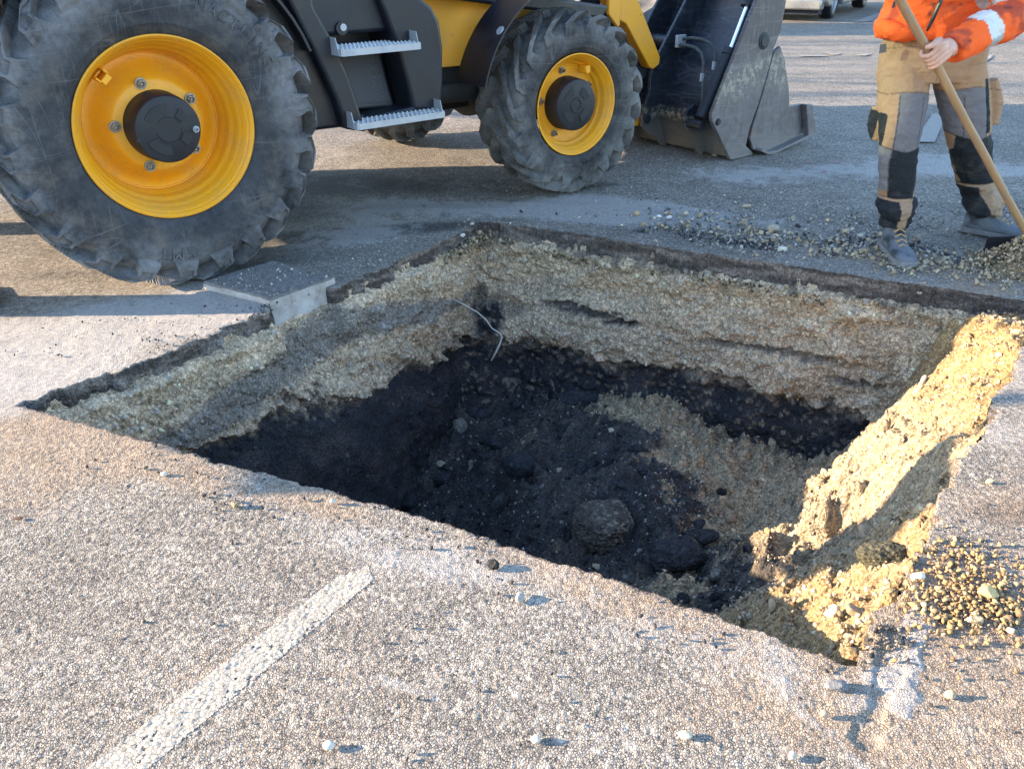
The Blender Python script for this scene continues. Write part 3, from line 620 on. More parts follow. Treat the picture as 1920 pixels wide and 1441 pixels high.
# single stones and clods
def clump(name,px,z,r,label,cat,group,colr,seed,sq=(1,1,.8),sub=4,rough=1.0,spk=None,chop=.8):
    V,F=ico(sub); rr=np.random.default_rng(seed)
    V=V*(1+.30*fbm(V*1.2+seed,3,seed)[:,None])
    for _ in range(7):
        d=rr.normal(size=3); d/=np.linalg.norm(d); p=V@d; V=V-np.outer(np.clip(p-rr.uniform(.55,.85),0,None)*(chop if name=='stone' else min(chop,.5)),d)
    V=V*(1+rough*(.10*fbm(V*4,4,seed+1)+.07*fbm(V*12,4,seed+2))[:,None]); V=V*np.array(sq)
    g=gnd(px[0],px[1],z)
    if z<-.05: g[2]=float(fsample(g[None,:2],FZg)[0])
    f1_,_,cr_=voro(V*r/.012,seed,3); cols=np.clip(np.array(colr)*(1+.35*fbm(V*4,3,seed+3))[:,None],.01,1)
    if spk is not None: cols=mx(cols,np.array(spk),((cr_>.55)&(f1_<.45))*.75*(.25+.75*sst(-.2,.6,V[:,0]+.5*V[:,2])))
    V=V*r; V[:,2]-=V[:,2].min()*.72 if z>=-.05 else V[:,2].min()*.45
    o=mesh_obj(name,V,F,PITM if 'clod' in (name,cat) or cat=='clod' else STM,smooth='auto',angle=32,attrs=dict(col=cols),label=label,cat=cat,group=group); o.location=g; return o
dk=(.042,.042,.046); tnC=(.40,.33,.22); wh=(.50,.46,.40); yl=(.46,.32,.15)
clump('soil_clod',(1130,985),-.82,.13,'largest rounded clod in the pit, dusted tan on its right side, low in the middle','clod','clods on the pit floor',(.10,.085,.07),1,(1.1,.9,.85),5,1.4,(.36,.30,.22),.35)
clump('soil_clod',(1270,1030),-.78,.10,'dark jagged clod just right of the largest clod in the pit','clod','clods on the pit floor',dk,2,(1.2,.8,.8),5,1.2)
clump('soil_clod',(1320,985),-.76,.055,'black angular lump between the large clods and the tan rubble','clod','clods on the pit floor',dk,12,(1.3,.8,.6),4,1)
clump('soil_clod',(975,890),-1.02,.075,'smooth blue-black clod in the deep middle of the pit','clod','clods on the pit floor',(.045,.047,.052),3,(1.1,1,.8))
clump('soil_clod',(757,868),-1.16,.05,'small round black clod left of the tan stone at the pit bottom','clod','clods on the pit floor',dk,4)
clump('soil_clod',(830,905),-1.16,.05,'black clod just below the tan stone at the pit bottom','clod','clods on the pit floor',dk,5)
clump('soil_clod',(905,775),-1.02,.05,'flat dark clod below the hanging root','clod','clods on the pit floor',(.05,.052,.058),6,(1.3,.8,.6))
clump('soil_clod',(1090,770),-.96,.09,'long dark clod lying against the back wall of the pit','clod','clods on the pit floor',(.045,.046,.05),7,(1.6,.7,.6))
clump('soil_clod',(1200,895),-.78,.05,'flat pointed black slab on the dark mound beside the tan rubble','clod','clods on the pit floor',dk,8,(1.2,.8,.4))
clump('soil_clod',(1357,888),-.73,.022,'small jet black lump lying alone on the tan rubble','clod','clods on the pit floor',(.015,.015,.018),9)
clump('soil_clod',(1640,1120),-.26,.058,'dark olive clod half buried in the sunlit sand near the right rim','clod','clods on the pit floor',(.10,.092,.06),10,(1.2,.9,.8),5,1.2)
clump('soil_clod',(1480,1030),-.55,.032,'round brown pebble-studded clod on the shaded rubble slope','clod','clods on the pit floor',(.22,.18,.13),11,(1,1,.9),4,1,(.4,.35,.26))
clump('soil_clod',(1450,1085),-.55,.040,'tan clod at the top corner of the sunlit rubble','clod','clods on the pit floor',(.30,.23,.14),13,(1,1,.9),4,1)
clump('stone',(828,872),-1.14,.030,'tan stone among the black clods at the pit bottom','stone','stones in the pit',tnC,21)
clump('stone',(968,738),-.98,.030,'flat pale stone near the foot of the back wall','stone','stones in the pit',(.34,.33,.31),22,(1.5,1,.6))
clump('stone',(1125,990),-.72,.020,'small tan stone on the front of the largest clod','stone','stones in the pit',tnC,23,(1.3,1,.8))
clump('stone',(1145,820),-.82,.015,'pale tan stone on the dark mound left of the rubble','stone','stones in the pit',(.42,.36,.27),24)
clump('stone',(1050,880),-.92,.018,'round tan stone right of the blue-black clod','stone','stones in the pit',(.36,.31,.23),25)
clump('stone',(1445,962),-.6,.014,'yellow stone at the lower tip of the sunlit ridge','stone','stones in the pit',yl,26)
clump('stone',(624,943),0,.009,'small white stone on the near rim left of centre','stone','stones on the near asphalt',wh,31,(.9,1,1.1),3,.4)
clump('stone',(925,1063),0,.016,'rough black crumbly lump on the near rim','clod','stones on the near asphalt',(.03,.03,.032),32,(1.2,.9,.8),4,2)
clump('stone',(975,1122),0,.016,'flat tilted grey stone casting a long shadow below the near rim','stone','stones on the near asphalt',(.33,.29,.25),33,(.8,1.1,.55),3,.3)
clump('stone',(617,1400),0,.011,'white angular stone nearest the bottom edge left of centre','stone','stones on the near asphalt',wh,34,(1.1,.9,.7),3,.3)
clump('stone',(1003,1388),0,.011,'white wedge-shaped stone nearest the bottom edge right of centre','stone','stones on the near asphalt',wh,35,(1.1,.9,.7),3,.3)
clump('stone',(1283,1380),0,.012,'flat cream stone near the bottom edge, with a small white chip beside it','stone','stones on the near asphalt',(.5,.44,.32),36,(1.3,.8,.5),3,.3)
clump('stone',(308,890),0,.010,'cream stone near the rim at the left','stone','stones on the near asphalt',(.5,.46,.38),37,(1.1,.8,.8),3,.3)
clump('stone',(443,948),0,.014,'tan crumbly lump on the dusty asphalt at the left','clod','stones on the near asphalt',(.33,.26,.17),38,(1.1,.8,.6),4,1.5)
clump('stone',(1565,1288),0,.020,'grey flattened asphalt scrap near the right corner of the pit','stone','stones on the near asphalt',(.15,.15,.155),39,(1.4,.8,.5),4,1.5)
clump('stone',(1850,1118),0,.022,'large yellow wedge stone right of the spilled gravel','stone','stones on the near asphalt',(.50,.36,.17),40,(1.2,.8,.8),3,.4)
clump('stone',(1855,905),0,.010,'small yellow stone on the pale dusty asphalt at the right','stone','stones on the near asphalt',(.6,.48,.26),41,(1.4,.8,.6),3,.3)
clump('stone',(1780,1305),0,.011,'brown stone alone on the asphalt low at the right','stone','stones on the near asphalt',(.33,.26,.18),42,(1,.9,.9),3,.5)
clump('stone',(1543,1342),0,.010,'small brown upright stone below the right corner of the pit','stone','stones on the near asphalt',(.36,.28,.2),43,(.8,.8,1),3,.5)
clump('stone',(1485,1420),0,.010,'pale brown stone at the bottom edge right of centre','stone','stones on the near asphalt',(.5,.42,.32),44,(1,.9,.8),3,.4)
clump('stone',(1720,1085),0,.016,'white block at the top of the spilled yellow gravel','stone','stones on the near asphalt',(.62,.58,.48),45,(1.3,.8,.7),3,.3)
clump('stone',(1828,1168),0,.014,'crumbly tan lump below the spilled gravel','clod','stones on the near asphalt',(.4,.33,.22),46,(1.3,.9,.8),4,1.5)
clump('stone',(1895,1185),0,.010,'small peach coloured stone at the right edge','stone','stones on the near asphalt',(.5,.38,.28),47,(1,.9,.9),3,.4)
clump('stone',(35,972),0,.010,'flat reddish brown chip at the left edge','stone','stones on the near asphalt',(.16,.08,.06),48,(1.4,.8,.4),3,.3)
clump('stone',(1450,433),0,.028,'largest rounded tan stone in the gravel behind the pit','stone','stones behind the pit',(.36,.32,.25),51,(1.2,.9,.8),4,.5)
clump('stone',(1465,470),0,.022,'pale flat stone on the back rim, below the largest tan one','stone','stones behind the pit',(.5,.47,.4),52,(1.4,.7,.6),4,.5)
clump('stone',(1400,388),0,.018,'flat tan stone lying apart on the dusty asphalt behind the pit','stone','stones behind the pit',(.42,.34,.24),53,(1.5,.8,.5),4,.5)
clump('stone',(1235,408),0,.014,'white rounded stone, left of a pair on the dusty asphalt','stone','stones behind the pit',(.6,.58,.54),54,(1,.9,.7),3,.4)
clump('stone',(1255,410),0,.015,'white rounded stone, right of a pair on the dusty asphalt','stone','stones behind the pit',(.6,.58,.54),55,(1.1,.9,.7),3,.4)
clump('stone',(1612,445),0,.016,'pale stone left of the boot nearest the pit','stone','stones behind the pit',(.46,.42,.35),56,(1,.9,.8),4,.5)
clump('stone',(1340,293),0,.020,'brown stone under the corner of the loader bucket','stone','stones behind the pit',(.26,.2,.14),57,(1.1,.8,.7),4,.8)
clump('stone',(1905,625),0,.018,'bright yellow stone on the rim at the right edge','stone','stones behind the pit',(.58,.42,.2),58,(1.3,.8,.7),4,.4)
clump('stone',(868,440),0,.014,'pale stone on the earth heaped at the far corner of the pit','stone','stones behind the pit',(.5,.49,.46),59,(1.1,.8,.7),3,.4).location.z=-.01
# hanging pale root
mb=MB(); rp=[(800,562,4.34),(830,558,4.33),(850,560,4.30),(872,572,4.27),(895,585,4.25),(912,600,4.24),(922,615,4.235),(938,625,4.23),(941,632,4.23),(937,645,4.225),(930,660,4.22),(921,676,4.215)]
pts=[aty(x,y,Y-.16) for x,y,Y in rp]; mb.tube(pts,[.0012,.0015,.002,.003,.003,.0035,.003,.004,.0045,.005,.005,.0045],8)
tk=NT('root'); ROOT=tk.out(tk.mix(tk.noise(60),(.42,.38,.31),(.6,.56,.48)),.8,0,tk.bump(tk.noise(200),.001))
mb.build('root',ROOT,smooth=True,label='thin pale bent root hanging out of the back corner of the pit',cat='root')
# concrete slab lying across the left rim
tl=NT('concrete'); cn_=tl.noise(14,6,.7); CONC=tl.out(tl.mix(tl.map(cn_,.35,.65),(.26,.235,.22),(.44,.41,.39)),.9,0,tl.bump(tl.noise(60,6,.75),.004,1.0),.2)
tl=NT('slab_top'); f_=tl.map(tl.noise(30,6,.75),.35,.7); STOP=tl.out(tl.mix(tl.map(tl.voro(90),.05,.25,1,0),tl.mix(f_,(.10,.095,.09),(.22,.21,.20)),(.25,.25,.25)),.9,0,tl.bump(tl.voro(120),.003,1.0),.2)
a=gnd(507,560,.03); b=gnd(628,519,.03); d_=gnd(380,528,.03); back=d_-a; back=back/np.linalg.norm(back)
c1_=gnd(512,489,.03)
def slab(name,mat,z0,z1,inset,parent=None,nn=40,rgh=.004,**k):
    A=a;B=b; A2=d_;B2=c1_ 
    V=[];nu,nv,nw=nn,nn//2,8
    bm=bmesh.new(); bmesh.ops.create_cube(bm,size=1); bmesh.ops.subdivide_edges(bm,edges=bm.edges[:],cuts=24,use_grid_fill=True)
    for v in bm.verts:
        s=v.co.x+.5; t_=v.co.y+.5; h=v.co.z+.5; s=inset+(1-2*inset)*s; t_=inset+(1-2*inset)*t_
        p=(A*(1-s)+B*s)*(1-t_)+(A2*(1-s)+B2*s)*t_; v.co=(p[0],p[1],z0+(z1-z0)*h)
    V=np.array([v.co[:] for v in bm.verts]); F=[[v.index for v in f.verts] for f in bm.faces]; bm.free()
    V+=np.stack([fbm(V*14,4,400+i) for i in range(3)],1)*rgh*2
    return mesh_obj(name,V,F,mat,parent,smooth='auto',angle=40,**k)
sl=slab('concrete_slab',CONC,-.105,.022,0,rgh=.004); tag(sl,'broken concrete slab with a plastered face jutting over the left rim of the pit','slab')
slab('slab_top',STOP,.0215,.032,.010,sl,rgh=.002)
sn_=420; s1=rng.random((sn_,1))*.94+.03; s2=rng.random((sn_,1))*.94+.03; sp_=(a*(1-s1)+b*s1)*(1-s2)+(d_*(1-s1)+c1_*s1)*s2; sp_[:,2]=.033
V_,F_,C_=stones(sp_,.0012+.007*rng.random(sn_)**3.5,palette(sn_,'grey'),SH1,.3); mesh_obj('slab_grit',V_,F_,STM,parent=sl,attrs=dict(col=C_),kind='stuff')
# ================================================================ BACKHOE LOADER (local: x forward, y away from the camera, z up)
MO=np.array([-1.421,3.635]); YAW=.6584; MW=2.16
YEL=paint('yellow_paint',(.78,.335,.012),.38,(.33,.24,.13),.35,5,(.22,.10,.03),.0004)
YELR=paint('rim_paint',(.84,.36,.009),.36,(.30,.20,.10),.42,6,(.30,.17,.09),.0004)
BLKP=paint('black_plastic',(.006,.008,.014),.33,(.055,.06,.075),.24,7,None,.0007)
BLKM=paint('black_steel',(.009,.011,.017),.45,(.09,.095,.10),.34,5,(.10,.10,.11),.0008)
HUBM=paint('hub_black',(.007,.007,.011),.42,(.07,.07,.08),.20,8,None,.0003)
GALV=paint('galvanised',(.42,.44,.47),.45,(.30,.30,.31),.5,14,None,.0004,.55)
CHR=paint('chrome',(.80,.82,.85),.12,(.5,.5,.5),.1,6,None,.0001,1.0)
BOLT=paint('bolt_steel',(.32,.29,.25),.35,(.20,.14,.09),.5,60,None,.0003,.8)
GRM=paint('grime',(.014,.014,.014),.8,(.07,.06,.055),.6,9,None,.002)
RUB=rubber('tyre_rubber'); RUBF=rubber('tyre_rubber_front',(.016,.016,.018),(.19,.185,.18),.95,.33,.44); HOSE=paint('hose',(.05,.06,.06),.6,(.2,.2,.19),.5,30,None,.0006)
t=NT('worn_bucket'); pz=t.n('SeparateXYZ'); t.l(t.tc.outputs['Object'],pz.inputs[0]); n1_=t.noise(6,6,.7); n2_=t.noise(26,6,.75)
hgt_=t.math('ADD',pz.outputs['Z'],t.math('MULTIPLY',t.math('SUBTRACT',n1_,.5),.35))
col=t.mix(t.map(n2_,.3,.7),(.075,.065,.070),(.16,.143,.148))
prim=t.math('MULTIPLY',t.map(hgt_,.40,.50,0,1),t.map(hgt_,.66,.60,0,1)); prim=t.math('MULTIPLY',prim,t.map(t.noise(18,6,.75),.48,.56,0,.8))
col=t.mix(prim,col,(.30,.275,.21)); col=t.mix(t.map(hgt_,.62,.78,0,.65),col,(.045,.038,.044))
sc=t.math('MULTIPLY',scratched(t,7,.05),t.map(n1_,.4,.55)); col=t.mix(t.math('MULTIPLY',sc,.28),col,(.28,.27,.25))
col=t.mix(t.map(hgt_,.16,.0,0,.55),col,(.22,.205,.20)); col=t.mix(t.map(t.noise(11,4),.68,.74,0,.5),col,(.28,.11,.06))
WORN=t.out(col,t.map(n2_,.3,.7,.35,.7),.35,t.bump(n2_,.0015,1.0),.5)
t=NT('bucket_back'); pz=t.n('SeparateXYZ'); t.l(t.tc.outputs['Object'],pz.inputs[0]); n1_=t.noise(7,6,.7); n2_=t.noise(30,6,.75)
hz_=t.math('ADD',pz.outputs['Z'],t.math('MULTIPLY',t.math('SUBTRACT',n1_,.5),.12))
col=t.mix(t.map(n2_,.42,.75),(.006,.009,.017),(.028,.033,.042)); col=t.mix(t.map(hz_,.28,.14,0,.75),col,(.16,.14,.12)); 
pr=t.math('MULTIPLY',t.map(hz_,.30,.27,0,1),t.map(hz_,.20,.24,0,1)); col=t.mix(t.math('MULTIPLY',pr,t.map(n2_,.45,.6,0,.7)),col,(.38,.34,.24))
col=t.mix(t.math('MULTIPLY',scratched(t,8,.03),.15),col,(.22,.23,.25))
BKT=t.out(col,.42,0,t.bump(n2_,.001,1.0),.5)
mach=empty('backhoe_loader',(MO[0],MO[1],0),YAW,label='yellow and black wheeled backhoe loader parked at the back edge of the pit',cat='backhoe loader')
def tyre(name,P0,P1,W,lugs,mat,parent,hw=.25,ch=.5,pocket=True,nth=1080,msk0=3.5,letters=None,flip=1):
    P0=np.array(P0);P1=np.array(P1); n=len(P0); tf=np.unique(np.concatenate([np.linspace(0,3,14),np.linspace(3,6,34),[5.93,5.97,6,6.04],np.linspace(6,n-1,16)]))
    def res(P,crisp):
        out=np.zeros((len(tf),2))
        for k,x in enumerate(tf):
            i=int(min(x,n-2)); f=x-i; p=[P[max(i-1,0)],P[i],P[i+1],P[min(i+2,n-1)]]
            cr_=.5*((2*p[1])+(-p[0]+p[2])*f+(2*p[0]-5*p[1]+4*p[2]-p[3])*f*f+(-p[0]+3*p[1]-3*p[2]+p[3])*f**3)
            ln=p[1]*(1-f)+p[2]*f; wl=crisp*(x>4.5); out[k]=cr_*(1-wl)+ln*wl
        return out
    a0,a1=res(P0,.3),res(P1,1.0); m0=np.concatenate([a0,[[W,0]]+a0[::-1][1:]*[-1,1]]); m1=np.concatenate([a1,[[W,0]]+a1[::-1][1:]*[-1,1]])
    tfull=np.concatenate([tf,tf[::-1][1:]]); side=np.concatenate([np.zeros(len(tf)),np.ones(len(tf)-1)])
    th=np.linspace(0,2*math.pi,nth,endpoint=False); T,TH=np.meshgrid(tfull,th); Sd=np.meshgrid(side,th)[0]
    pitch=2*math.pi/lugs
    ph=((TH/pitch+np.where(Sd>0,.5,0)+np.where(Sd>0,1,1)*ch*np.maximum(T-5.0,0)*1.0)+.5)%1-.5
    hwT=hw*(1-.22*sst(6,8,T))+.10*sst(5.2,3.6,T)**2
    mask=sst(hwT+.018,hwT-.018,np.abs(ph)+(T>5)*.0)*sst(msk0,msk0+.30,T)
    mask=mask*sst(7.9,7.7,T)
    base=(1-sst(msk0,msk0+.5,T))*0
    R=m0[:,1][None]*(1-mask)+m1[:,1][None]*mask; Y=m0[:,0][None]*(1-mask)+m1[:,0][None]*mask
    if pocket:
        pk=sst(hw*.60,hw*.52,np.abs(ph))*sst(4.45,4.55,T)*sst(5.75,5.65,T)*mask
        Y=Y+pk*.011*np.where(Sd>0,-1,1)
    # sidewall rings and worn unevenness
    ring=np.exp(-((T-1.15)/.10)**2)*.003+np.exp(-((T-2.62)/.06)**2)*.0025
    Y=Y-ring*np.where(Sd>0,-1,1)
    X=np.stack([R*np.cos(TH),Y,R*np.sin(TH)],-1).reshape(-1,3)
    nn=fbm(X*7,4,500)*.0028+fbm(X*28,3,501)*.0012; X[:,1]-=nn; X[:,2]*=1; rr=np.hypot(X[:,0],X[:,2]); X[:,0]+=X[:,0]/rr*nn; X[:,2]+=X[:,2]/rr*nn
    return mesh_obj(name,X,gridF(nth,len(tfull),True),mat,parent,smooth='auto',angle=24)
def arc_text(txt,r,a_mid,size,parent,mat,y,name='raised_lettering',depth=.0035,outline=False):
    V=[];F=[];n0=0;adv=size*.80/r
    for i,ch_ in enumerate(txt):
        if ch_==' ': continue
        cu=bpy.data.curves.new('t','FONT'); cu.body=ch_; cu.size=size; cu.extrude=depth; cu.align_x='CENTER'; cu.align_y='CENTER'; cu.resolution_u=3
        o=bpy.data.objects.new('t',cu); me=bpy.data.meshes.new_from_object(o); bpy.data.objects.remove(o)
        a=a_mid-(i-(len(txt)-1)/2)*adv; up=np.array([math.cos(a),0,math.sin(a)]); rt=np.array([math.sin(a),0,-math.cos(a)])
        for v in me.vertices: V.append(up*(r+v.co.y*1.15)+rt*v.co.x+np.array([0,y-v.co.z,0]))
        F+= [[k+n0 for k in p.vertices] for p in me.polygons]; n0=len(V)
        bpy.data.meshes.remove(me); bpy.data.curves.remove(cu)
    return mesh_obj(name,V,F,mat,parent)
def sector(mb,r0,r1,a0,a1,y0,y1,n=10):
    V=[];F=[]
    for k in range(n+1):
        a=R_(a0+(a1-a0)*k/n); c,s=math.cos(a),math.sin(a)
        V+=[(r0*c,y0,r0*s),(r1*c,y0,r1*s),(r0*c,y1,r0*s),(r1*c,y1,r1*s)]
    for k in range(n):
        b=4*k; F+=[[b,b+4,b+5,b+1],[b+2,b+3,b+7,b+6],[b,b+2,b+6,b+4],[b+1,b+5,b+7,b+3]]
    F+=[[0,1,3,2],[4*n,4*n+2,4*n+3,4*n+1]]
    mb.add(V,F)
def hexnut(mb,c,r,y0,y1,bore=True):
    mb.lathe([(y1,r),(y0+.003,r),(y0,r*.86)],6,c,True,False); mb.lathe([(y0,r*.86),(y0-.0,r*.62),(y0+.012,r*.58)],6,c)
    mb.lathe([(y1+.004,r*1.35),(y1-.002,r*1.35)],16,c,True,True)
    mb.lathe([(y0+.02,r*.56),(y0-.006,r*.56),(y0-.008,r*.5)],12,c,False,False); mb.lathe([(y0-.008,r*.5),(y0+.004,r*.38),(y0+.004,.0001)],12,c)
def wheel(kind,x,y,z,mirror,parent,steer=0,rot=0):
    s=-1 if mirror else 1
    mb=MB()
    if kind=='rear':
        prof=[(.045,.345),(.012,.3500),(.0,.358),(-.006,.364),(-.003,.3700),(.003,.371),(.006,.366),(.012,.352),(.020,.3435),(.055,.337),(.066,.330),(.072,.325),(.105,.322),(.114,.318),(.122,.309),(.130,.305),(.160,.303),(.170,.300),(.180,.292),(.208,.289),(.2165,.2875),(.2170,.284),(.2235,.281),(.224,.268),(.214,.250),(.195,.232),(.168,.212),(.146,.196),(.135,.186),(.131,.178),(.131,.12)]
    else:
        prof=[(.03,.262),(.010,.265),(.0,.271),(-.004,.276),(-.003,.2805),(.002,.281),(.004,.277),(.009,.266),(.016,.259),(.032,.254),(.040,.247),(.050,.240),(.068,.238),(.076,.232),(.083,.222),(.098,.219),(.104,.214),(.1045,.210),(.110,.205),(.112,.195),(.110,.12)]
    mb.lathe(prof,128)
    mb.lathe([(.045,.345 if kind=='rear' else .262),(MW*.19 if kind=='rear' else .27,.33 if kind=='rear' else .25),(.40 if kind=='rear' else .29,.352 if kind=='rear' else .27)],64)
    wh=mb.build('wheel',YELR,parent,smooth='auto',angle=40)
    wh.location=(x,y,z); wh.rotation_euler=(0,0,steer+(math.pi if mirror else 0))
    if kind=='rear':
        P0=[(.010,.368),(-.020,.405),(-.036,.470),(-.037,.530),(-.024,.570),(.012,.604),(.055,.622),(.10,.632),(.20,.637)]
        P1=[(.010,.368),(-.020,.405),(-.036,.470),(-.040,.535),(-.041,.585),(-.036,.630),(-.014,.668),(.08,.673),(.20,.678)]
        ty=tyre('tyre',P0,P1,.40,22,RUB,wh,hw=.225,ch=.42)
        ty.rotation_euler=(0,R_(-4),0)
        if not mirror:
            arc_text('SMT',.520,R_(-98),.075,wh,RUB,-.0400); arc_text('NACTLING',.512,R_(47),.062,wh,RUB,-.0400)
        hb=MB(); hb.lathe([(.135,.145),(.06,.142),(.010,.137),(.002,.133),(.0,.128),(.0,.0001)],96)
        hb.lathe([(.0,.053),(-.003,.050),(-.003,.0001)],40)
        for a0,a1 in ((85,150),(205,268)): sector(hb,.064,.104,a0,a1,-.005,.004)
        for a0,a1 in ((22,55),(-48,-18)): sector(hb,.060,.098,a0,a1,-.005,.004)
        hb.box((-.134,-.001,-.035),(-.115,.02,-.020))
        h_=hb.build('hub_cap',HUBM,wh,smooth='auto',angle=30)
        bm_=MB(); hexnut(bm_,(.112,-.004,-.012),.010,-.007,.0); bm_.build('cap_bolt',CHR if False else GALV,wh)
        nr_,ny,nrd=.178,.126,.018; ang=(103,175,247,319,31)
    else:
        P0=[(.006,.286),(-.012,.310),(-.020,.345),(-.019,.380),(-.012,.408),(.008,.432),(.040,.452),(.08,.462),(.15,.467)]
        P1=[(.006,.286),(-.012,.310),(-.020,.345),(-.022,.385),(-.022,.420),(-.018,.455),(-.008,.494),(.06,.503),(.15,.508)]
        ty=tyre('tyre',P0,P1,.30,18,RUBF,wh,hw=.20,ch=.52,pocket=False,nth=900,msk0=3.0)
        if not mirror: arc_text('12.5/80-18',.335,R_(-75),.030,wh,RUBF,-.0225,depth=.002)
        hb=MB(); hb.lathe([(.125,.150),(.10,.149),(.012,.143),(.003,.138),(.0,.132),(.0,.0001)],80)
        hb.lathe([(.0,.045),(-.004,.042),(-.004,.030),(.0,.027)],32); 
        for a0,a1 in ((20,70),(110,160),(200,250),(290,340)): sector(hb,.058,.100,a0,a1,-.0025,.004)
        h_=hb.build('hub_cap',HUBM,wh,smooth='auto',angle=30)
        vb=MB(); vb.box((.10,.03,.150),(.135,.10,.195)); vb.build('valve_bracket',YELR,wh,bevel=.006).rotation_euler=(0,R_(-5),0)
        nr_,ny,nrd=.184,.106,.015; ang=(100,172,244,316,28)
    if kind=='rear':
        vb=MB(); vb.box((-.02,.03,.275),(.02,.12,.300)); vb.box((-.026,.03,.295),(-.018,.125,.32)); vb.box((.018,.03,.295),(.026,.125,.32)); o=vb.build('valve_bracket',YELR,wh,bevel=.003); o.rotation_euler=(0,R_(-42),0)
    nm_=MB(); hexnut(nm_,(0,0,0),nrd,-.018,0); first=None
    for a in ang:
        if first is None: o=first=nm_.build('wheel_nut',BOLT,wh)
        else: o=first.copy(); COL.objects.link(o); o.parent=wh
        o.location=(nr_*math.cos(R_(a)),ny,nr_*math.sin(R_(a)))
    return wh
wr=wheel('rear',0,0,.672,False,mach)
wf=wheel('front',2.297,.0134,.508,False,mach,steer=-.063)
wheel('rear',0,MW,.672,True,mach); wheel('front',2.297,MW-.0134,.508,True,mach,steer=-.063)
# rear mudguard skin beside the tyre (dark, dusty)
MB().prism([(.42,1.3),(.50,1.0),(.62,.78),(.66,.56),(.86,.555),(.84,.75),(.77,.96),(.70,1.13),(.66,1.3)],.10,.42).build('rear_fender',BLKP,mach,bevel=.02,seg=3)
a_=[(.74*math.cos(R_(q)),.672+.74*math.sin(R_(q))) for q in range(20,176,6)]
MB().strip(a_,.012,.02,.42).build('fender_arch',BLKP,mach,smooth='auto')
# step housing
st=MB()
st.prism([(.60,1.32),(.62,1.13),(.72,.90),(.80,.70),(.83,.56),(.95,.53),(.925,.62),(.885,.78),(.83,.93),(.74,1.10),(.72,1.32)],.035,.30)
st.prism([(1.07,1.14),(1.10,1.06),(1.15,.92),(1.20,.74),(1.225,.60),(1.39,.58),(1.41,.72),(1.42,.88),(1.405,1.0),(1.365,1.07),(1.29,1.12)],.045,.34)
st.build('step_pillar',BLKP,mach,bevel=.018,seg=3)
MB().prism([(.925,.60),(.93,.535),(1.20,.545),(1.37,.575),(1.40,.61),(1.39,.64),(1.2,.615)],.05,.36).build('step_beam',BLKP,mach,bevel=.012)
MB().prism([(.72,1.30),(.73,1.10),(.80,.97),(1.16,.97),(1.12,1.10),(1.08,1.17),(1.3,1.14),(1.3,1.3)],.10,.34).build('top_panel',BLKP,mach,bevel=.02,seg=3)
MB().prism([(.80,1.0),(.90,.6),(1.24,.6),(1.18,1.0)],.30,.36).build('recess_back',BLKP,mach)
tk_=MB(); V=[(.895,.17,.615),(1.195,.17,.600),(1.155,.215,.905),(.870,.215,.900),(.895,.31,.615),(1.195,.31,.600),(1.155,.31,.915),(.870,.31,.915)]
tk_.add(V,[(0,1,2,3),(7,6,5,4),(0,4,5,1),(3,2,6,7),(0,3,7,4),(1,5,6,2)]); tank=tk_.build('tank',BLKP,mach,bevel=.018,seg=4)
V2=[(.925,.167,.65),(1.165,.167,.637),(1.135,.207,.875),(.905,.207,.872)]
t=NT('tank_dust'); c_=t.math('MULTIPLY',t.map(t.voro(190),.10,.30,1,0),t.map(t.noise(40,4),.35,.6)); g_=t.n('SeparateXYZ'); t.l(t.tc.outputs['Object'],g_.inputs[0])
dx=t.math('MULTIPLY',t.math('SUBTRACT',g_.outputs['X'],1.095),22.0); dz=t.math('MULTIPLY',t.math('SUBTRACT',g_.outputs['Z'],.745),8.5)
rr_=t.math('ADD',t.math('MULTIPLY',dx,dx),t.math('MULTIPLY',dz,dz)); f_=t.math('MULTIPLY',t.map(rr_,0,1.6,1,0),c_)
TDM=t.out(t.mix(f_,(.022,.024,.032),(.24,.25,.30)),.55,0,t.bump(t.noise(90,4),.0008),.5)
MB().add(V2,[(0,1,2,3)]).build('tank_panel',TDM,tank)
MB().lathe([(.07,.016),(.055,.016),(.055,.001)],20,(.895,0.025,1.005),False,True).build('panel_bolt',GALV,mach)
MB().lathe([(.12,.03),(.085,.03),(.085,.001)],20,(.89,0.0,1.0),False,True).build('bolt_boss',BLKP,mach)
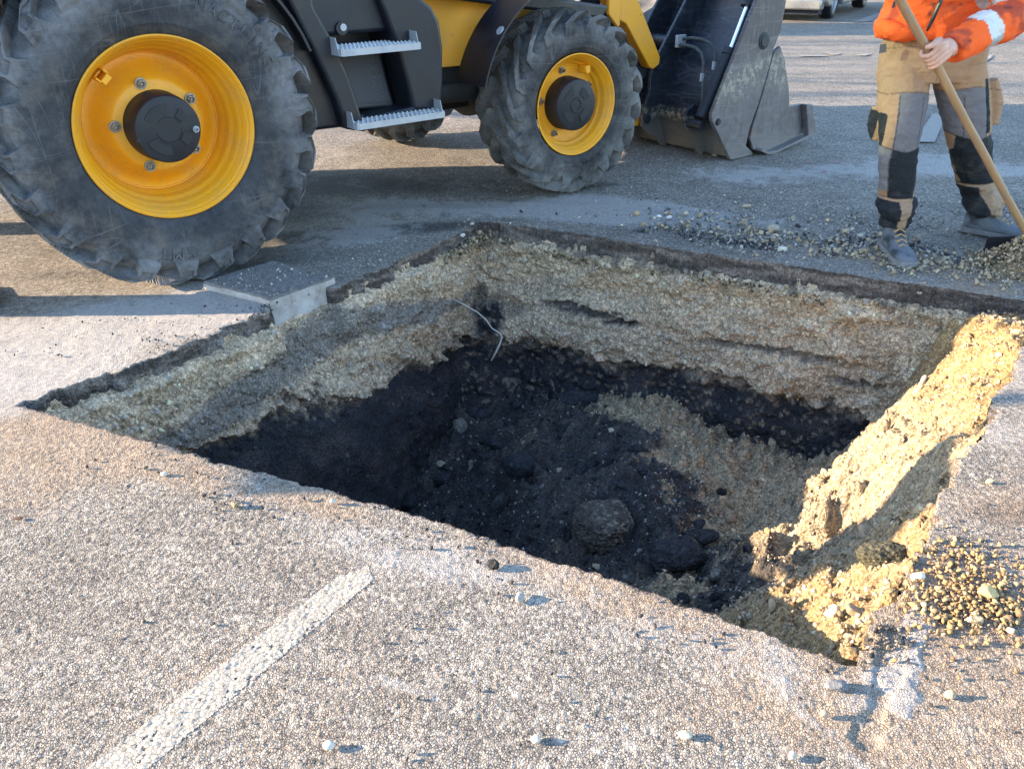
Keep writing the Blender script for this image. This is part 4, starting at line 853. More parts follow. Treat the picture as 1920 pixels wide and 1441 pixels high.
def step(x0,x1,z,y0,y1,name='step'):
    m=MB(); h=.030
    m.box((x0+.01,y0,z-h),(x1-.01,y0+.004,z)); m.box((x0,y0+.01,z-h),(x0+.004,y1,z)); m.box((x1-.004,y0+.01,z-h),(x1,y1,z)); m.box((x0,y1-.004,z-h),(x1,y1,z))
    m.add([(x0,y0+.01,z-h),(x0+.01,y0,z-h),(x0+.01,y0,z),(x0,y0+.01,z)],[(0,1,2,3)]); m.add([(x1-.01,y0,z-h),(x1,y0+.01,z-h),(x1,y0+.01,z),(x1-.01,y0,z)],[(0,1,2,3)])
    o=m.build(name,GALV,mach)
    g=MB(); nx=20; ny=5
    for j in range(ny):
        yy=y0+.012+(y1-y0-.02)*j/(ny-1); g.box((x0+.004,yy-.0015,z-.018),(x1-.004,yy+.0015,z-.001))
        for i in range(nx):
            xx=x0+.012+(x1-x0-.024)*i/(nx-1)
            g.add([(xx-.006,yy-.002,z-.001),(xx+.006,yy-.002,z-.001),(xx+.006,yy+.002,z-.001),(xx-.006,yy+.002,z-.001),(xx-.0015,yy,z+.005),(xx+.0015,yy,z+.005)],[(0,1,5,4),(1,2,5),(2,3,4,5),(3,0,4)])
    for i in range(nx+1):
        xx=x0+.006+(x1-x0-.012)*i/nx; g.box((xx-.0012,y0+.004,z-.020),(xx+.0012,y1,z-.006))
    g.build('grating',GALV,o)
    for xe,dx_ in ((x0,-.003),(x1,.003)):
        e=MB(); xa,xb=sorted((xe,xe+dx_)); e.add([(xa,y0+.035,z+.0),(xa,y0+.05,z+.045),(xa,y1-.01,z+.05),(xa,y1,z-.03),(xa,y0+.02,z-.03),(xb,y0+.035,z),(xb,y0+.05,z+.045),(xb,y1-.01,z+.05),(xb,y1,z-.03),(xb,y0+.02,z-.03)],[(0,1,2,3,4),(9,8,7,6,5),(0,5,6,1),(1,6,7,2),(2,7,8,3),(3,8,9,4),(4,9,5,0)])
        e.build('end_plate',GALV,o)
    return o
step(.800,1.225,.928,-.065,.125); step(.845,1.345,.598,-.065,.145)
# chassis, axles, bonnet, cab
ch=MB(); ch.box((-.45,.72,.50),(2.75,1.44,.80)); ch.box((-.2,.45,.56),(.2,1.71,.80)); ch.box((1.45,.50,.52),(1.95,.9,.74)); ch.tube([(1.5,.42,.60),(2.2,.45,.56)],.05,12); ch.tube([(1.2,.6,.55),(2.3,.7,.50)],.035); ch.box((1.9,.8,.42),(2.1,1.2,.6))
ch.build('chassis',GRM,mach,bevel=.01)
ax=MB(); ax.tube([(2.297,.14,.508),(2.297,.45,.50),(2.297,.8,.47),(2.297,1.08,.46),(2.297,1.36,.47),(2.297,1.71,.50),(2.297,2.02,.508)],[.09,.075,.10,.16,.10,.075,.09],16); ax.tube([(2.12,.2,.50),(2.12,1.96,.50)],.025); ax.box((2.15,.16,.42),(2.44,.26,.60)); ax.build('front_axle',GRM,mach,smooth='auto')
ax=MB(); ax.tube([(0,.16,.672),(0,.5,.67),(0,.9,.66),(0,1.26,.66),(0,1.66,.67),(0,2.0,.672)],[.15,.12,.22,.22,.12,.15],20); ax.build('rear_axle',GRM,mach,smooth='auto')
for sgn in (0,1):
    y=lambda v:(v if not sgn else MW-v); lo_hi=lambda a,b:(min(y(a),y(b)),max(y(a),y(b)))
    MB().prism([(1.25,1.35),(1.30,.80),(1.60,.725),(1.84,.72),(2.02,.78),(2.35,.94),(2.62,1.0),(2.62,1.35)],*lo_hi(.45,.50)).build('side_skirt',YEL,mach,bevel=.006)
    MB().prism([(.95,1.28),(1.20,1.145),(1.55,1.095),(2.3,.985),(2.75,.92),(2.80,.99),(2.3,1.065),(1.55,1.19),(1.25,1.24),(1.0,1.36)],*lo_hi(.30,.40)).build('hose_guard',BLKP,mach,bevel=.015,seg=3)
    arc=[(2.297+.655*math.cos(R_(q)),.508+.655*math.sin(R_(q))) for q in range(166,64,-5)]
    f=MB().strip(arc,.010,*lo_hi(.02,.28)).build('front_fender',BLKP,mach,smooth='auto',angle=50)
    mb=MB(); aa=R_(140); mb.lathe([(0,.026),(.006,.022),(.007,.001)],24,(0,0,0),False,True); o=mb.build('fender_washer',GALV,f); o.location=(2.297+.663*math.cos(aa),y(.06),.508+.663*math.sin(aa)); o.rotation_euler=(0,0,math.pi/2); o.rotation_euler=(0,-aa+math.pi/2,0); 
    o.rotation_euler=Vector((math.cos(aa),0,math.sin(aa))).to_track_quat('Y','Z').to_euler()
    am=MB(); am.prism([(.9,1.62),(1.0,1.48),(2.2,1.36),(2.75,1.22),(2.87,1.10),(3.03,.90),(3.12,.86),(3.36,.575),(3.40,.56),(3.455,.585),(3.46,.63),(3.20,1.02),(3.14,1.14),(2.95,1.36),(2.3,1.52)],*lo_hi(.47,.55))
    am.prism([(2.93,1.25),(2.93,.93),(3.02,.845),(3.035,.86),(3.04,1.25)],*lo_hi(.44,.468))
    am.build('loader_arm',YEL,mach,bevel=.006)
    MB().prism([(3.20,.42),(3.30,.30),(3.34,.18),(3.42,.16),(3.46,.20),(3.44,.27),(3.34,.40),(3.27,.50)],*lo_hi(.60,.66)).build('lower_link',YEL,mach,bevel=.006)
    MB().prism([(3.15,.60),(3.16,.48),(3.27,.42),(3.42,.50),(3.44,.62),(3.36,.66)],*lo_hi(.556,.62)).build('link_bracket',BLKM,mach,bevel=.006)
    MB().tube([(1.5,y(.55),1.15),(2.3,y(.55),1.25),(2.9,y(.55),1.3)],[.05,.05,.03],16).build('lift_cylinder',BLKM,mach,smooth='auto')
bn=MB(); bn.prism([(1.45,.95),(2.80,.95),(2.90,1.10),(2.86,1.48),(2.55,1.62),(1.45,1.78)],.62,1.54); bn.build('bonnet',YEL,mach,bevel=.05,seg=4)
# cab
cb=MB()
for (xa,za,xb,zb) in ((-.42,1.2,-.30,2.62),(1.42,1.1,1.12,2.62),(.52,1.1,.52,2.62)):
    for yy in (.27,MW-.33): cb.prism([(xa,za),(xa+.06,za),(xb+.06,zb),(xb,zb)],yy,yy+.06)
cb.box((-.45,.25,1.10),(1.46,.33,1.40)); cb.box((-.45,MW-.33,1.10),(1.46,MW-.25,1.40)); cb.box((-.45,.33,1.10),(-.37,MW-.33,1.5)); cb.box((1.38,.33,1.10),(1.46,MW-.33,1.6)); cb.box((-.45,.33,1.04),(1.46,MW-.33,1.10))
cb.build('cab_frame',BLKM,mach,bevel=.01)
MB().box((-.50,.20,2.62),(1.22,MW-.20,2.76)).build('cab_roof',YEL,mach,bevel=.04,seg=3)
t=NT('glass'); tb=t.n('BsdfTransparent'); gl=t.n('BsdfGlossy'); ms=t.n('MixShader'); tb.inputs[0].default_value=(.72,.8,.78,1); gl.inputs['Roughness'].default_value=.03; ms.inputs[0].default_value=.15; t.l(tb.outputs[0],ms.inputs[1]); t.l(gl.outputs[0],ms.inputs[2]); t.l(ms.outputs[0],t.t.nodes['Material Output'].inputs[0]); GLS=t.m
gm=MB()
for yy in (.29,MW-.30): gm.prism([(-.35,1.40),(1.37,1.40),(1.14,2.62),(-.27,2.62)],yy,yy+.008)
gm.box((-.38,.36,1.5),(-.372,MW-.36,2.6)); gm.build('window',GLS,mach)
s_=MB(); s_.box((.25,.85,1.1),(.65,1.3,1.55)); s_.prism([(.22,1.5),(.35,1.5),(.25,2.1),(.12,2.1)],.87,1.28); s_.build('seat',BLKP,mach,bevel=.04,seg=3)
# rear backhoe
bh=MB(); bh.box((-.95,.15,.55),(-.80,2.01,.80)); bh.box((-.95,.15,.95),(-.82,2.01,1.05)); bh.box((-.82,.6,.5),(-.45,1.56,.95)); bh.build('rear_frame',GRM,mach,bevel=.01)
for yy in (.34,MW-.44):
    bh=MB(); bh.box((-.98,yy-.06,.02),(-.80,yy+.10,1.42)); o=bh.build('stabiliser_leg',YEL,mach,bevel=.008)
    MB().box((-1.08,yy-.09,.0),(-.76,yy+.21,.03)).build('stabiliser_foot',BLKM,o,bevel=.01)
bh=MB(); bh.prism([(-.85,.75),(-1.15,.75),(-1.18,1.2),(-.98,1.2)],.9,1.26); bh.build('king_post',BLKM,mach,bevel=.01)
def W2L(p): # world point -> machine frame
    q=np.array(p[:2])-MO; return (q[0]*math.cos(YAW)+q[1]*math.sin(YAW),-q[0]*math.sin(YAW)+q[1]*math.cos(YAW),p[2])
def beam(name,pts,w,hs,mat):
    mb=MB(); V=[];F=[]
    for (p,h) in zip(pts,hs):
        x,y,z=W2L(p); 
        for (a,b) in ((-1,-1),(1,-1),(1,1),(-1,1)): V.append((x+a*w/2,y+b*h*.3,z+b*h/2))
    for i in range(len(pts)-1):
        for k in range(4): F.append([4*i+k,4*i+(k+1)%4,4*i+4+(k+1)%4,4*i+4+k])
    F+=[[3,2,1,0],[4*len(pts)-4+k for k in range(4)]]
    mb.add(V,F); return mb.build(name,mat,mach,bevel=.01)
beam('boom',[(-2.87,3.88,1.05),(-3.4,3.62,2.5),(-4.7,3.1,3.4)],.16,[.25,.30,.18],YEL)  # boom and dipper posed out of view to throw shade on the pit slope
beam('shade_dipper',[(-4.75,3.12,3.45),(-4.9,2.8,2.7),(-5.05,2.32,1.62)],.13,[.16,.24,.14],YEL)
x0,y0,z0=W2L((-5.05,2.22,1.43))
bh=MB(); bh.prism([(-.20,.30),(.20,.32),(.26,-.02),(.15,-.14),(-.05,-.16),(-.24,-.08)],-.25,.30)  # unseen bucket, its outline shaped for the shadow it casts into the pit
for k in range(5): bh.prism([(-.05,-.12),(.09,-.12),(.03,-.22-.012*k)],-.10+.095*k,-.01+.095*k)
bh.add([(-.12,-.08,-.12),(.12,-.08,-.12),(.12,.36,-.12),(-.12,.36,-.12),(-.05,-.02,-.24),(.05,-.02,-.24),(.05,.34,-.33),(-.05,.34,-.33)],[(0,1,5,4),(1,2,6,5),(2,3,7,6),(3,0,4,7),(4,5,6,7),(3,2,1,0)]); o=bh.build('shade_bucket',BLKM,mach,bevel=.01); o.location=(x0,y0,z0); o.rotation_euler=(0,0,-YAW)
# loader bucket (four-in-one), its back towards us
Y0=-.05; Y1=MW+.05
rearpl=[(3.42,.335),(3.43,.29),(3.665,.0),(3.70,-.0),(3.89,.0),(3.905,.015),(3.815,.075),(3.84,.20),(3.905,.36),(3.955,.52),(3.99,.68),(4.045,.80),(4.06,.98),(4.02,1.22),(3.90,1.25),(3.755,1.0)]
def holed(name,poly,y,th,mat,parent,pins,**k):
    o=MB().prism(poly,y,y+th).build(name,mat,parent,bevel=.004,**k)
    for (x,z,r) in pins:
        m_=MB(); m_.lathe([(.01,r*1.35),(-.004,r*1.35),(-.006,r*1.25),(-.006,r),(-.010,r*.98),(-.012,r*.9),(-.012,.001)],28,(x,y,z),False,True); m_.build('pin',BLKM,o,smooth='auto',angle=30)
    return o
lb=empty('bucket_root',(0,0,0)) if False else None
S=[(4.02,1.24),(3.965,.96),(3.945,.90),(3.85,.74),(3.72,.55),(3.615,.38),(3.575,.26),(3.60,.17),(3.62,.13),(3.66,.02),(3.72,.004),(3.86,.004)]
bk=MB().strip(S[::-1],-.018,Y0+.03,Y1-.03); bk=bk.build('loader_bucket',BKT,mach,smooth='auto',angle=20)
holed('side_plate',rearpl,Y0,.028,WORN,bk,[(3.875,.745,.040),(3.49,.275,.018)]); holed('side_plate',rearpl,Y1-.028,.028,WORN,bk,[])
clam=[(3.995,.665),(3.965,.55),(3.92,.38),(3.865,.22),(3.845,.12),(3.90,.035),(4.00,.005),(4.10,.0),(4.46,.075),(4.40,.29),(4.25,.29),(4.21,.42),(4.115,.62),(4.05,.70)]
for yy in (Y0-.006,Y1-.022):
    c_=holed('clam_plate',clam,yy,.026,WORN,bk,[])
MB().prism([(4.375,.292),(4.455,.285),(4.56,.075),(4.46,.062)],Y0-.055,Y0-.008).build('cutting_lip',WORN,bk,bevel=.005)
MB().prism([(3.915,.034),(4.00,-.004),(4.10,-.006),(4.58,.070),(4.56,.088),(4.10,.012),(4.00,.016),(3.93,.048)],Y0-.06,Y0-.0075).build('clam_flange',WORN,bk,bevel=.003)
MB().strip([(4.05,.66),(3.98,.50),(3.90,.30),(3.885,.15),(3.95,.045),(4.10,.018),(4.46,.085)],-.015,Y0+.022,Y1-.024).build('clam_shell',BKT,bk,smooth='auto')
rib=[(3.88,1.12),(3.77,.97),(3.62,.76),(3.50,.60),(3.462,.50),(3.465,.40),(3.40,.24),(3.405,.17),(3.46,.125),(3.575,.055),(3.63,.0),(3.67,.0),(3.66,.15),(3.62,.26),(3.67,.42),(3.80,.62),(3.93,.84),(3.99,1.1)]
for yy in (.55,.80,1.34,1.59):
    o=holed('rib',rib,yy,.022,BKT,bk,[(3.515,.565,.026),(3.455,.215,.026)])
MB().tube([(3.70,.50,.70),(3.70,1.66,.70)],.045,20).build('cross_tube',BKT,bk,smooth='auto')
for yy,s_ in ((.10,1),(MW-.10,-1)):
    cy=MB(); cy.tube([(3.49,yy,.275),(3.535,yy,.345)],.045,20); cy.tube([(3.515,yy,.31),(3.72,yy,.665)],.038,24); cy.tube([(3.715,yy,.655),(3.735,yy,.690)],.046,24); cy.tube([(3.45,yy-.06,.24),(3.45,yy+.06,.24)],.03,16)
    co=cy.build('clam_cylinder',BLKM,bk,smooth='auto',angle=40)
    MB().tube([(3.73,yy,.68),(3.865,yy,.96)],.019,20).build('rod',CHR,co,smooth='auto')
    MB().tube([(3.86,yy,.94),(3.91,yy,1.05)],.05,18).build('rod_eye',BLKM,co,smooth='auto')
    MB().prism([(3.40,.27),(3.43,.33),(3.50,.36),(3.62,.30),(3.68,.12),(3.62,.0),(3.57,.03),(3.50,.16),(3.42,.21)],yy+.065,yy+.085).build('cylinder_bracket',BKT,bk,bevel=.003)
for P in ([(3.66,.47,.73),(3.655,.38,.745),(3.66,.30,.745),(3.68,.225,.72),(3.69,.19,.665),(3.675,.18,.61)],[(3.63,.47,.695),(3.62,.38,.70),(3.61,.30,.695),(3.62,.25,.66),(3.62,.225,.60),(3.60,.21,.54)]):
    hs=MB().tube([tuple(Vector(P[min(i,4)]).lerp(Vector(P[min(i,4)+1]),f)) for i in range(5) for f in (0,.33,.66)]+[P[-1]],.011,12).build('hose',HOSE,bk,smooth='auto')
    MB().tube([P[-1],tuple(Vector(P[-1])+Vector((-.012,-.005,-.05)))],[.016,.013],6).build('fitting',GALV,bk) 
MB().tube([(3.60,.205,.50),(3.57,.17,.44),(3.545,.145,.36),(3.54,.135,.33)],.009,10).build('hose',HOSE,bk,smooth='auto')
MB().box((3.60,.455,.68),(3.69,.475,.76)).build('hose_clamp',GALV,bk,bevel=.003)
# ================================================================ WORKER
def loft(mb,rings,n=28):   # rings: (centre, a, b, yaw) horizontal-ish ellipses, or with explicit axes
    V=[];F=[]
    for (c,ua,ub) in rings:
        c=np.array(c);ua=np.array(ua);ub=np.array(ub)
        for j in range(n):
            a=2*math.pi*j/n; V.append(c+ua*math.cos(a)+ub*math.sin(a))
    for i in range(len(rings)-1):
        for j in range(n): F.append([i*n+j,i*n+(j+1)%n,(i+1)*n+(j+1)%n,(i+1)*n+j])
    F.append(list(range(n))[::-1]); F.append([(len(rings)-1)*n+j for j in range(n)]); mb.add(V,F)
def hring(c,a,b,yaw=0): return (c,(a*math.cos(yaw),a*math.sin(yaw),0),(-b*math.sin(yaw),b*math.cos(yaw),0))
def limb(mb,pts,rs,n=20,flat=1.0,sub=5):   # smooth tapering limb through joints
    P=[np.array(p,float) for p in pts]; out=[];ro=[]
    for i in range(len(P)-1):
        p0=P[max(i-1,0)];p1=P[i];p2=P[i+1];p3=P[min(i+2,len(P)-1)]
        for k in range(sub):
            f=k/sub; out.append(.5*((2*p1)+(-p0+p2)*f+(2*p0-5*p1+4*p2-p3)*f*f+(-p0+3*p1-3*p2+p3)*f**3)); ro.append(rs[i]*(1-f)+rs[i+1]*f)
    out.append(P[-1]); ro.append(rs[-1])
    mb.tube([tuple(o) for o in out],ro,n,e=flat)
def fuse(mb,voxel,smooth=6):
    me=bpy.data.meshes.new('tmp'); me.from_pydata(mb.V,[],mb.F); o=bpy.data.objects.new('tmp',me); COL.objects.link(o)
    md=o.modifiers.new('r','REMESH'); md.mode='VOXEL'; md.voxel_size=voxel
    if smooth: sm_=o.modifiers.new('s','SMOOTH'); sm_.iterations=smooth; sm_.factor=.5
    dg=bpy.context.evaluated_depsgraph_get(); ev=o.evaluated_get(dg); m2=bpy.data.meshes.new_from_object(ev)
    V=np.zeros(len(m2.vertices)*3,np.float32); m2.vertices.foreach_get('co',V); V=V.reshape(-1,3).astype(float); N=np.zeros(len(V)*3,np.float32); m2.vertices.foreach_get('normal',N); N=N.reshape(-1,3)
    F=[list(p.vertices) for p in m2.polygons]; bpy.data.objects.remove(o); bpy.data.meshes.remove(me); bpy.data.meshes.remove(m2); return V,N,F
PX=lambda x,y,Y:aty(x,y,Y)
fo=gnd(1672,482); PO=np.array([1.80,4.0,0.0])
per=empty('person',tuple(PO),label='worker in orange jacket and patched tan trousers standing behind the pit, gripping a wooden handle',cat='person')
def rel(V): return np.asarray(V,float)-PO
hipL,kneL,ankL=PX(1696,130,3.98),PX(1686,270,3.90),PX(1676,425,3.95)
hipR,kneR,ankR=PX(1798,130,3.99),PX(1818,265,4.02),PX(1840,398,4.22)
wst=PX(1748,72,3.99)
# body (skin): continuous figure under the clothes
sk=NT('skin'); n_=sk.noise(40,5); SKIN=sk.out(sk.mix(sk.map(n_,.35,.65),(.50,.27,.19),(.62,.36,.26)),.5,0,sk.bump(sk.noise(120,4),.0006),.4); sk.b.inputs['Subsurface Weight'].default_value=.12; sk.b.inputs['Subsurface Radius'].default_value=(.02,.008,.004)
chest=np.array([wst[0]-.01,3.90,1.30]); neck=np.array([wst[0]-.02,3.84,1.50]); head=np.array([wst[0]-.03,3.76,1.62])
shR=chest+np.array([.19,.0,.12]); shL=chest+np.array([-.19,.0,.12])
elR=PX(1898,26,3.72); wrR=PX(1783,92,3.56)
P1h=PX(1747,108,3.50); P2h=PX(1926,440,3.78); hd=(P1h-P2h); hd/=np.linalg.norm(hd)
wrL=P1h+hd*.62+np.array([-.03,.03,0]); elL=np.array([wst[0]-.36,3.84,1.27])
b=MB()
loft(b,[hring(wst+[0,0,-.12],.15,.10),hring(wst,.14,.095),hring(chest-[0,0,.1],.155,.10),hring(chest+[0,0,.08],.17,.10),hring(chest+[0,-.02,.17],.09,.07),hring(neck,.055,.055),hring(neck+[0,-.03,.06],.055,.06)])
for h,k,a,toe in ((hipL,kneL,ankL,0),(hipR,kneR,ankR,1)): limb(b,[h+[0,0,.05],k,a,a+[0,0,-.06]],[.075,.055,.038,.036])
limb(b,[shR,elR,wrR],[.05,.040,.028]); limb(b,[shL,elL,wrL],[.05,.040,.028])
# head with brow, nose, chin and ears
hv=MB(); hn=24
for_=np.array([.0,-.92,-.39]); 
loft(b,[hring(head+[0,.01,-.10],.045,.05),hring(head+[0,-.01,-.07],.058,.072),hring(head+[0,0,-.02],.070,.090),hring(head+[0,0,.04],.075,.098),hring(head+[0,.005,.09],.066,.085),hring(head+[0,.01,.115],.035,.045)])
limb(b,[head+[0,-.088,.025],head+[0,-.112,-.008],head+[0,-.088,-.018]],[.008,.013,.010],10); limb(b,[head+[-.022,-.085,-.045],head+[0,-.092,-.045],head+[.022,-.085,-.045]],[.006,.008,.006],8)
for s_ in (-1,1): limb(b,[head+[s_*.076,.005,.02],head+[s_*.083,.012,.0],head+[s_*.076,.005,-.02]],[.010,.012,.008],8)
# hands: palm, knuckles, five bent fingers closed round the handle
def hand(mb,wr,grip,axis,back,flip=1,sc=1.0):
    ax=axis/np.linalg.norm(axis); bk=back-ax*(back@ax); bk/=np.linalg.norm(bk); lat=np.cross(ax,bk)*flip
    r=.0165; C=grip                                                # handle centre at the grip
    # palm lies on the 'bk' side of the handle; fingers run along 'lat' then wrap
    for i,(o,ln) in enumerate(((.034,.92),(.012,1.0),(-.010,.97),(-.031,.82))):
        k0=C+ax*o*.95+lat*.042+bk*(r+.014); pts=[wr*.35+ (C+ax*o*.6+lat*.075+bk*.018)*.65,k0]; rs=[.014,.0118]
        for a_,rad in ((78,r+.0125),(128,r+.0110),(178,r+.0100),(232,r+.0095),(275,r+.0095)):
            if a_*ln>262: break
            q=R_(a_-20 if False else a_); pts.append(C+ax*(o+.002*i)+lat*math.cos(q-.0)*rad*1.0+bk*math.sin(q)*rad); rs.append(.0108-.0009*(a_/90))
        limb(mb,pts,rs,12,1.0,4)
    limb(mb,[wr,wr*.5+(C+lat*.06+bk*.018)*.5,C+lat*.045+bk*.020],[.026,.030,.024],16,1.25,4)
    for o in (.022,0,-.020): limb(mb,[wr*.7+(C+lat*.05+bk*.02)*.3,C+ax*o+lat*.05+bk*.018],[.017,.0155],12)
    tb_=C+ax*.030+lat*.055+bk*.004; limb(mb,[wr*.55+C*.45+ax*.018,tb_,C+ax*.058+lat*.012+bk*.026,C+ax*.074-lat*.018+bk*.022],[.016,.0155,.0125,.0088],14,1.0,4)
hm=MB(); bkd=np.array([-.05,-.90,.42]); hand(hm,wrR,P1h,hd,bkd,1)
gripL=P1h+hd*.62; hand(hm,wrL,gripL,hd,bkd,-1)
V,N,F=fuse(b,.010,4); V2,N2,F2=fuse(hm,.0034,3)
nV=len(V); V=np.concatenate([V,V2]); F=F+[[i+nV for i in f] for f in F2]
mesh_obj('body',rel(V),F,SKIN,per,smooth=True)
t=NT('eye'); EYE=t.out((.03,.02,.015),.2)
for s_ in (-1,1): MB().tube([tuple(rel(head+[s_*.027,-.078,.022])),tuple(rel(head+[s_*.027,-.090,.021]))],[.011,.005],10).build('eye',EYE,per)
hr=MB(); loft(hr,[hring(head+[0,.015,.0],.079,.090),hring(head+[0,.012,.06],.082,.100),hring(head+[0,.012,.10],.070,.088),hring(head+[0,.015,.128],.03,.04)])
Vh,Nh,Fh=fuse(hr,.008,3); Vh+=Nh*(fbm(Vh*80,3,900)*.006)[:,None]; t=NT('hair'); mesh_obj('hair',rel(Vh),Fh,t.out((.035,.022,.014),.7,0,t.bump(t.noise(200,3),.003)),per,smooth=True)
def cloth(name,extra=None,bs=900,rough=.85):
    t=NT(name); c=t.attr('col','Color'); n=t.noise(14,5,.7); n2=t.noise(420,3,.6)
    c=t.mix(t.map(n,.5,.8,0,.25),c,(.20,.17,.13)); c=t.mix(1.0,c,t.mix(t.map(n2,.3,.7),(.82,)*3,(1.15,)*3),'MULTIPLY')
    nm=t.bump(t.noise(9,4,.6,dist=.8),.022,.7); nm=t.bump(n2,.0012,.7,nm)
    return t.out(c,rough,0,nm,.2)
CL=cloth('cloth')
# trousers
tr=MB()
def leg(h,k,a,rs,wide):
    limb(tr,[h+[0,0,.10],h,(h+k)/2+[0,-.005,0],k,(k+a)/2,a+[0,0,.06],a+[0,0,.0]],rs,26,wide,6)
leg(hipL,kneL,ankL,[.10,.112,.104,.083,.076,.074,.066],1.0); leg(hipR,kneR,ankR,[.10,.112,.106,.090,.082,.088,.084],1.0)
loft(tr,[hring(wst+[0,0,.05],.200,.13),hring(wst+[0,.0,-.02],.208,.135),hring(wst+[.0,.0,-.10],.215,.14),hring(wst+[0,0,-.17],.205,.13)])
limb(tr,[PX(1650,375,3.97),PX(1680,392,3.90),PX(1708,380,3.97)],[.030,.066,.030],16,1.0,5)
limb(tr,[PX(1812,372,4.17),PX(1842,380,4.10),PX(1862,372,4.18)],[.035,.078,.04],16,1.0,5)
limb(tr,[PX(1652,200,4.0),PX(1646,232,4.0),PX(1645,262,4.0)],[.025,.032,.018],14,1.6,4)     # tool pocket flap left
limb(tr,[PX(1852,150,4.0),PX(1857,195,4.0),PX(1853,232,4.0)],[.03,.036,.028],14,1.5,4)
V,N,F=fuse(tr,.0048,9)
fold=fbm(V*np.array([9,9,20]),4,910)*.010+np.abs(fbm(V*np.array([14,14,30])+fbm(V*6,2,3)[:,None]*1.5,3,911))*.010; lowleg=sst(.45,.12,V[:,2]); V+=N*(fold*(.6+.9*lowleg))[:,None]
# pixel-free colouring: panels by height and side of each leg
Lleg=V[:,0]<(wst[0]+.012*1); z=V[:,2]; c=np.tile([.35,.205,.115],(len(V),1)); cx=np.where(Lleg,np.interp(z,[.1,.45,.9],[ankL[0],kneL[0],hipL[0]]),np.interp(z,[.1,.45,.9],[ankR[0],kneR[0],hipR[0]])); dx=V[:,0]-cx
front=N[:,1]<.6
wv=fbm(V*8,2,915)*.005
zt=np.where(Lleg,.745,.755)+.012*np.cos(dx*20)+wv; zb=np.where(Lleg,.525,.555)-.02*np.cos(dx*18)+wv; zc=np.where(Lleg,.285,.30)+wv
g=front&(z<zt)&(z>zb)&(np.where(Lleg,dx>-.055,dx<.055)); c[g]=[.155,.142,.150]
k=front&(z<=zb)&(z>zc)&(np.where(Lleg,dx>-.050,dx>-.078)); c[k]=[.016,.019,.024]
side=(z<=zb)&(z>zc+.03)&Lleg&(dx<=-.050); c[side]=[.17,.16,.165]
cf=(z<=zc-.015)&(dx<np.where(Lleg,-.005,-.015)); c[cf]=[.016,.019,.024]; c[(z<=zc)&~cf]=[.30,.20,.135]
pk=(~Lleg)&(dx>.050)&(dx<.075)&(z<.80)&(z>.56); c[pk]=[.012,.02,.022]
pk=(Lleg)&(dx<-.085)&(z<.66)&(z>.5); c[pk]=[.02,.02,.024]
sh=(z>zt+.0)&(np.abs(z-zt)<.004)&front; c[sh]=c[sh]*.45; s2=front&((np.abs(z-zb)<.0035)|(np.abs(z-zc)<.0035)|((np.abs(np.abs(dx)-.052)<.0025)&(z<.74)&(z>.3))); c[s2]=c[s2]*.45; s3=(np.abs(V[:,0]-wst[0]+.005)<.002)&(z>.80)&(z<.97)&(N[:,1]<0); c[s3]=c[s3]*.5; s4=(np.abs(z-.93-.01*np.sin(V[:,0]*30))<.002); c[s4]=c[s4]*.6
c=np.clip(c*(1+.10*fbm(V*30,3,916))[:,None],.005,1)
mesh_obj('trousers',rel(V),F,CL,per,smooth=True,attrs=dict(col=c))
tp_=MB(); tp_.add([tuple(rel(p)) for p in (PX(1650,84,3.90),PX(1662,82,3.895),PX(1662,98,3.895),PX(1648,101,3.90),PX(1650,84,3.89),PX(1662,82,3.885),PX(1662,98,3.885),PX(1648,101,3.89))],[(0,1,2,3),(7,6,5,4),(0,4,5,1),(1,5,6,2),(2,6,7,3),(3,7,4,0)])
t=NT('tape'); tp_.build('hammer_loop',t.out((.12,.11,.10),.8),per)
# jacket
jk=MB(); jb=PX(1742,60,3.98)
loft(jk,[hring(jb+[-.01,0,-.02],.215,.155),hring(jb+[-.01,0,.03],.225,.16),hring(jb+[-.0,-.01,.12],.215,.155),hring(chest-[0,0,.08],.225,.155),hring(chest+[0,0,.06],.24,.145),hring(chest+[0,-.01,.15],.19,.12),hring(chest+[0,-.02,.20],.09,.085)],32)
limb(jk,[PX(1652,50,3.93),PX(1675,58,3.87),PX(1700,66,3.85),PX(1712,69,3.84)],[.030,.035,.030,.016],14,1.3,4)
limb(jk,[PX(1762,52,3.84),PX(1772,76,3.84),PX(1800,86,3.88),PX(1832,82,3.95)],[.03,.026,.026,.02],14,1.3,4)
limb(jk,[shR+[-.04,0,-.02],shR*.5+elR*.5+[.02,0,-.01],elR,elR*.5+wrR*.5,wrR+[.0,.0,.0]],[.095,.090,.082,.072,.058],22,1.0,6)
limb(jk,[shL+[.04,0,-.02],shL*.5+elL*.5,elL,elL*.5+wrL*.5,wrL],[.095,.088,.078,.066,.056],22,1.0,6)
V,N,F=fuse(jk,.0075,4)
fold=fbm(V*np.array([10,10,14]),4,920)*.012+np.abs(fbm(V*np.array([16,16,22])+fbm(V*5,2,8)[:,None]*2,3,921))*.012; V+=N*fold[:,None]
c=np.tile([.90,.125,.022],(len(V),1)); st_=sst(.18,.42,fbm(V*11,4,923)); c=mx(c,np.array([.28,.045,.03]),st_*.75); sp_=sst(.45,.55,fbm(V*28,3,924)); c=mx(c,np.array([.10,.04,.03]),sp_*.7)
fa=elR-wrR; la=np.linalg.norm(fa); fa/=la; tfa=(V-wrR)@fa; rad=np.linalg.norm(V-wrR-tfa[:,None]*fa,axis=1); onarm=(rad<.12)&(tfa<la+.06)&(V[:,1]<3.86)
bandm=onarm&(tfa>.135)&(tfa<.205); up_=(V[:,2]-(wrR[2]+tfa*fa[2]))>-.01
c[bandm&up_]=[.62,.60,.56]; c[bandm&~up_]=[.36,.37,.35]
